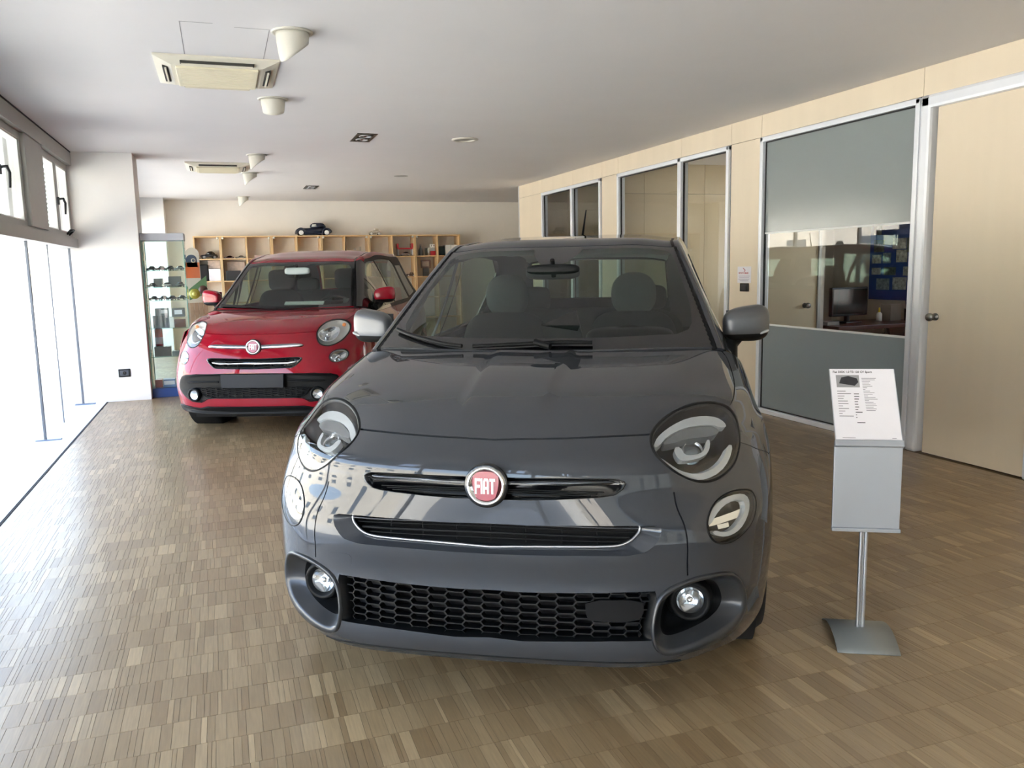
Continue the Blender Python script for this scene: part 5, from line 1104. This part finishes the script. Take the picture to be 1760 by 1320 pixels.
t = thing('figurine', 'black and white toy figurine on a red base', 'figurine', (3.99, 16.15, 1.68)); MB().box((-.045, -.04, 0), (.055, .04, .09), .006).build('base', RB, t); MB().box((-.04, -.03, .09), (.05, .03, .16), .01).build('body', mat('figurine grey', 'a8a8a6', .5), t); MB().box((-.04, -.035, .16), (.05, .035, .225), .008).build('head', WHT, t)
for x in (-.018, .026): bx('eye', (x - .009, -.037, .175), (x + .009, -.034, .21), BLACK, t)
MB().tube([(-.05, 0, .15), (-.085, -.01, .13), (-.08, -.01, .05)], .018, 8).build('arm', WHT, t)
boxy('book_box', 'dark teal boxed book in the last top pigeonhole', 'box', (4.13, 16.12, 1.68), (4.24, 16.3, 1.86), col('teal', '25393b'))
boxy('white_box', 'left of two white boxes in the last top pigeonhole', 'box', (4.25, 16.12, 1.68), (4.36, 16.3, 1.885), WHT, 'white boxes'); boxy('white_box', 'right of two white boxes in the last top pigeonhole', 'box', (4.37, 16.12, 1.68), (4.49, 16.3, 1.885), WHT, 'white boxes')
def binder(x, m, label, spine):
    t = thing('ring_binder', label, 'binder', (x, 16.1, 1.28), 0, 'ring binders'); MB().box((-.035, 0, 0), (.035, .26, .335), .004).build('cover', m, t)
    if spine: bx('spine_label', (-.028, -.001, .12), (.028, .0005, .29), PAPER, t)
    MB().lathe([(.012, 0), (.012, .002), (.007, .002), (.007, .0)], 14, Matrix.Translation((0, 0, .05)) @ Matrix.Rotation(PI / 2, 4, 'X')).build('finger_hole', SATC, t)
binder(3.10, col('blue', '244a86'), 'blue ring binder with a white spine label', True); binder(3.02, col('grey', '77797a'), 'light grey ring binder left of the blue one', False); binder(2.94, col('dark grey', '4a4b4d'), 'dark grey ring binder at the left of the binders', False)
t = MB().lathe([(0, 0), (.035, 0), (.04, .07), (.036, .07), (.03, .006), (0, .006)], 18).build('white_cup', WHT, None, (3.29, 16.15, 1.28)); tag(t, 'small white cup in the second row under the red display box', 'cup')
t = thing('framed_picture', 'brown framed picture in the second row behind the grey car', 'frame', (3.86, 16.2, 1.28))
for lo, hi in (((-.1, -.01, .16), (-.07, .01, .32)), ((.07, -.01, .16), (.1, .01, .32)), ((-.07, -.01, .29), (.07, .01, .32)), ((-.07, -.01, .16), (.07, .01, .19))): bx('frame_bar', lo, hi, col('frame brown', '5d3d30'), t)
bx('backing', (-.07, -.002, .19), (.07, .004, .29), PIC, t); bx('stand_block', (-.06, -.02, 0), (.06, .03, .16), col('coal', '2d2c2c'), t)
for k, x in enumerate((2.47, 2.57)): 
    t = bx('acrylic_trophy', (x - .018, 16.14, 1.68), (x + .018, 16.16, 1.84 + .03 * k), glass('acrylic', (.85, .88, .9))); tag(t, ('short', 'tall')[k] + ' clear acrylic trophy behind the red car roof', 'trophy')
# ---- glass cabinet
HEAD = mat('grey cabinet header', 'b4b8bf', .45); BLUE = mat('blue cabinet plinth', '24437f', .4)
CG = glass('cabinet glass', (.92, .965, .95)); CX0, CX1, CY0, CY1 = -.825, -.375, 10.32, 10.74
t = thing('display_cabinet', 'tall glass display cabinet with grey header and blue plinth beside the pillar', 'cabinet')
MB().box((CX0, CY0, 0), (CX1, CY1, .105), .003).build('plinth', BLUE, t); MB().box((CX0 - .004, CY0 - .006, 1.80), (CX1 + .006, CY1, 1.88), .003).build('header', HEAD, t)
bx('back_glass', (CX0, CY1 - .006, .105), (CX1, CY1, 1.80), CG, t); bx('side_glass', (CX0, CY0, .105), (CX0 + .006, CY1, 1.80), CG, t); bx('side_glass', (CX1 - .006, CY0, .105), (CX1, CY1, 1.80), CG, t); bx('door_glass', (CX0 + .008, CY0 - .005, .11), (CX1 - .008, CY0, 1.795), CG, t)
for x, y in ((CX0, CY0), (CX1 - .01, CY0), (CX0, CY1 - .01), (CX1 - .01, CY1 - .01)): bx('corner_post', (x, y, .105), (x + .01, y + .01, 1.80), mat('green glass edge', '6f9a90', .2, metal=.3), t)
CZ = [.105, .47, .80, 1.12, 1.27, 1.46]
for z in CZ[1:]: bx('glass_shelf', (CX0 + .012, CY0 + .02, z - .008), (CX1 - .012, CY1 - .012, z), glass('shelf glass', (.70, .82, .79)), t)
bx('shelf_bracket', (CX1 - .03, CY0 + .02, .50), (CX1 - .02, CY0 + .03, .52), BLACK, t)
cars = [('dark grey', '3c4442'), ('crimson', '7d2a30'), ('bottle green', '23463a'), ('steel grey', '77807e'), ('black', '202224'), ('white', 'dfe2e0'), ('olive', '4d5540'), ('petrol', '2c4f58')]
def cab_row(z, names, H, y=10.5):
    n = len(names)
    for k, nm in enumerate(names):
        x = CX0 + .075 + (CX1 - CX0 - .15) * k / max(1, n - 1)
        toy_car('model_car', nm[1], (x, y + .05 * (k % 2), z), .105, .05, H, col('cab ' + nm[0], dict(cars)[nm[0]]), .25 * (k % 3 - 1) + PI / 5, 'coupe', 'cabinet model cars')
cab_row(1.46, [('dark grey', 'dark grey model car on the top glass shelf, leftmost'), ('crimson', 'crimson model car on the top glass shelf'), ('bottle green', 'dark green model car on the top glass shelf'), ('steel grey', 'light grey model car on the top glass shelf, rightmost')], .055)
cab_row(1.27, [('black', 'black model car on the second glass shelf, leftmost'), ('white', 'white model car on the second glass shelf'), ('steel grey', 'light grey model car on the second glass shelf, rightmost')], .055, 10.42)
cab_row(1.12, [('olive', 'olive model car on the third glass shelf, leftmost'), ('petrol', 'petrol blue model car on the third glass shelf'), ('dark grey', 'dark grey model car on the third glass shelf'), ('bottle green', 'dark green model car on the third glass shelf, rightmost')], .05)
D1, D2, D3 = col('box charcoal', '3a3d3e'), col('box slate', '535a5c'), col('box black', '17181a')
def cbox(x0, x1, z, h, m, label, y0=10.42, y1=10.56, white=None, name='model_box'):
    t = thing(name, label, 'box', ((x0 + x1) / 2, y0, z), 0, 'boxes in the glass cabinet'); w = (x1 - x0) / 2
    MB().box((-w, 0, 0), (w, y1 - y0, h), .002).build('carton', m, t)
    if white: bx('label', (-w * white[0], -.0012, h * .3), (w * white[1], -.0001, h * .8), PAPER, t)
cbox(-.74, -.64, 1.27, .10, D2, 'slate box behind the cars on the second glass shelf, left', 10.58, 10.68); cbox(-.58, -.44, 1.27, .12, D1, 'charcoal box behind the cars on the second glass shelf, right', 10.58, 10.68)
cbox(-.77, -.60, .80, .14, D1, 'charcoal box at the left on the fourth glass shelf'); cbox(-.595, -.545, .80, .12, WHT, 'slim white carton standing in the middle of the fourth glass shelf'); cbox(-.54, -.42, .80, .09, col('box rust', '5b3730'), 'rust brown box at the right on the fourth glass shelf')
cbox(-.74, -.60, .94, .085, D2, 'slate box with a white label, stacked on the charcoal one', white=(.1, .9)); cbox(-.56, -.42, .921, .10, D3, 'black box with a white label, stacked near the middle', white=(.6, .6))
cbox(-.78, -.60, .47, .11, D1, 'charcoal box on the fifth glass shelf, left'); cbox(-.59, -.44, .47, .05, D2, 'flat slate box on the fifth glass shelf, right')
t = thing('spray_can', 'orange and red can with a white band on the fifth glass shelf', 'can', (-.735, 10.64, .47)); MB().lathe([(0, 0), (.045, 0), (.045, .17)], 20).build('red_body', RB, t); MB().lathe([(.0453, .13), (.0453, .21)], 20).build('white_band', WHT, t); MB().lathe([(.045, .2), (.045, .3), (.03, .325), (0, .325)], 20).build('orange_top', col('orange', 'd9793a'), t)
cbox(-.80, -.72, .105, .09, col('box red', '9c3a3a'), 'small red box on the plinth of the cabinet'); cbox(-.71, -.58, .105, .09, col('box blue', '6f86b0'), 'blue and white box on the plinth of the cabinet', white=(.9, .9)); cbox(-.56, -.44, .105, .10, col('box pink', 'c89c96'), 'pink box on the plinth of the cabinet')
# ---- boards leaning beyond the cabinet
t = thing('printed_board', 'tall printed board with cream round tip and orange lower half', 'board', (-.325, 11.5, 0))
P = [(-.085, .74), (.085, .74), (.085, 1.66)] + [(.085 * math.cos(a), 1.66 + .09 * math.sin(a)) for a in np.linspace(.2, PI - .2, 9)] + [(-.085, 1.66)]
MB().prism(P, 1, 0, .02).build('board', col('cream', 'd8c39a'), t); P = [(-.07, 1.50), (.06, 1.50)] + [(-.012 + .066 * math.cos(a), 1.60 + .06 * math.sin(a)) for a in np.linspace(0, PI, 9)]
MB().prism(P, 1, -.002, 0).build('blue_print', col('print navy', '3a465c'), t); bx('orange_print', (-.08, -.002, 1.36), (.08, 0, 1.56), col('print orange', 'c8642c'), t); bx('board_foot', (-.085, .0, 0), (.085, .3, .74), BEECH, t); MB().lathe([(.028, 0), (.028, .003), (.018, .003)], 16, Matrix.Translation((.01, -.002, 1.585)) @ Matrix.Rotation(PI / 2, 4, 'X')).build('round_mark', mat('pale mark', 'b9b39f', .6), t)
t = thing('green_panel', 'green panel with yellow and brown discs behind the red car', 'panel', (-.28, 11.42, 1.06)); MB().prism([(-.11, .02), (.11, .10), (.11, .33), (-.11, .16)], 1, 0, .015).build('sheet', col('leaf green', '4f7a4a'), t)
for x, z, r, m in ((-.045, .10, .065, col('lime', 'a7a53c')), (.06, .15, .055, col('cocoa', '5a3a2c')), (-.045, .10, .03, col('lemon', 'd5d06a'))): MB().lathe([(r, 0), (r * .9, .012), (0, .016)], 24, Matrix.Translation((x, -.001 - (.014 if r < .04 else 0), z)) @ Matrix.Rotation(PI / 2, 4, 'X')).build('disc', m, t)
t = thing('wooden_crate', 'pale wooden crate of planks under the green panel', 'crate', (-.29, 11.3, 0))
for k in range(4): MB().box((-.1 + k * .055, 0, 0), (-.05 + k * .055, .016, 1.05), .002).build('plank', mat('pale plank', 'b9a084', .7, var=.08, scale=20), t)
for z in (.1, .9): bx('crosspiece', (-.1, .016, z), (.115, .035, z + .06), mat('pale plank', 'b9a084'), t)
# ---------------------------------------------------------------- office behind the frosted glass
DESK = mat('dark wood desk', '4a2a1e', .35, coat=.3)
t = thing('desk', 'dark wood office desk with thin steel legs behind the glass', 'desk', (6.6, 7.25, 0))
MB().box((-.66, -.36, .70), (.67, .36, .74), .004).build('desk_top', DESK, t)
for x in (-.6, .3, .6):
    for s in (-1, 1): MB().tube([(x, .0, .70), (x + .02, s * .3, .0)], .014, 8).build('leg', STEEL, t)
t = thing('computer_monitor', 'black computer monitor on the dark desk', 'monitor', (6.42, 7.3, .74), math.radians(8))
MB().box((-.275, -.02, .075), (.275, .03, .385), .012).build('screen_case', BLACK, t); bx('screen', (-.255, -.0205, .10), (.255, -.019, .365), mat('dark screen', '0a0b0d', .15), t); MB().tube([(0, .02, .01), (0, .02, .14)], .03, 10).build('neck', BLACK, t); MB().box((-.12, -.08, 0), (.12, .1, .014), .005).build('foot', BLACK, t)
t = thing('glue_bottle', 'white bottle with yellow cap on the desk', 'bottle', (6.84, 7.3, .74)); MB().lathe([(0, 0), (.03, 0), (.03, .08), (.014, .1)], 16).build('body', WHT, t); MB().lathe([(.013, .1), (.008, .15), (0, .15)], 14).build('cap', col('yellow', 'd8c23c'), t)
boxy('paper_rack', 'grey paper rack on the desk right of the white bottle', 'rack', (6.95, 7.25, .74), (7.1, 7.4, .92), col('rack grey', '8b8883'))
t = thing('pen_pot', 'dark pen pot full of pens at the right end of the desk', 'pen pot', (7.17, 7.2, .74)); MB().lathe([(0, 0), (.055, 0), (.06, .13), (.05, .13)], 16).build('pot', BLACK, t)
for k in range(6): MB().tube([(.03 * math.cos(k), .03 * math.sin(k), .03), (.05 * math.cos(k), .05 * math.sin(k), .2 + .015 * (k % 3))], .005, 6).build('pen', (BLACK, SATC, col('blue', '244a86'))[k % 3], t)
boxy('document_pile', 'low pile of papers on the desk left of the monitor', 'papers', (5.98, 7.1, .74), (6.13, 7.35, .775), mat('dim paper', '8e8a84', .7))
t = thing('photo_board', 'dark blue board of small photographs on the office wall', 'board', (7.298, 7.49, .95))
bx('board', (-.012, -.47, 0), (0, .47, .88), mat('board blue', '24488f', .5), t); r2 = random.Random(4)
for (y, z, w, h) in ((.36, .80, .12, .10), (.33, .62, .16, .14), (.36, .47, .14, .10), (.2, .48, .12, .12), (.36, .33, .14, .08), (.15, .33, .18, .09), (-.02, .5, .16, .14), (.25, .18, .2, .13), (-.0, .19, .2, .14), (-.2, .62, .22, .16), (.02, .64, .2, .12), (-.3, .42, .2, .16), (-.12, .33, .14, .1)):
    bx('photograph', (-.015, y - w / 2, z - h / 2), (-.012, y + w / 2, z + h / 2), mat('photo print %d' % (len(t.children) % 4), ('7a8a94', 'a4adaf', '4d5c5a', 'b5b9b2')[len(t.children) % 4], .5, var=.5, scale=30), t)
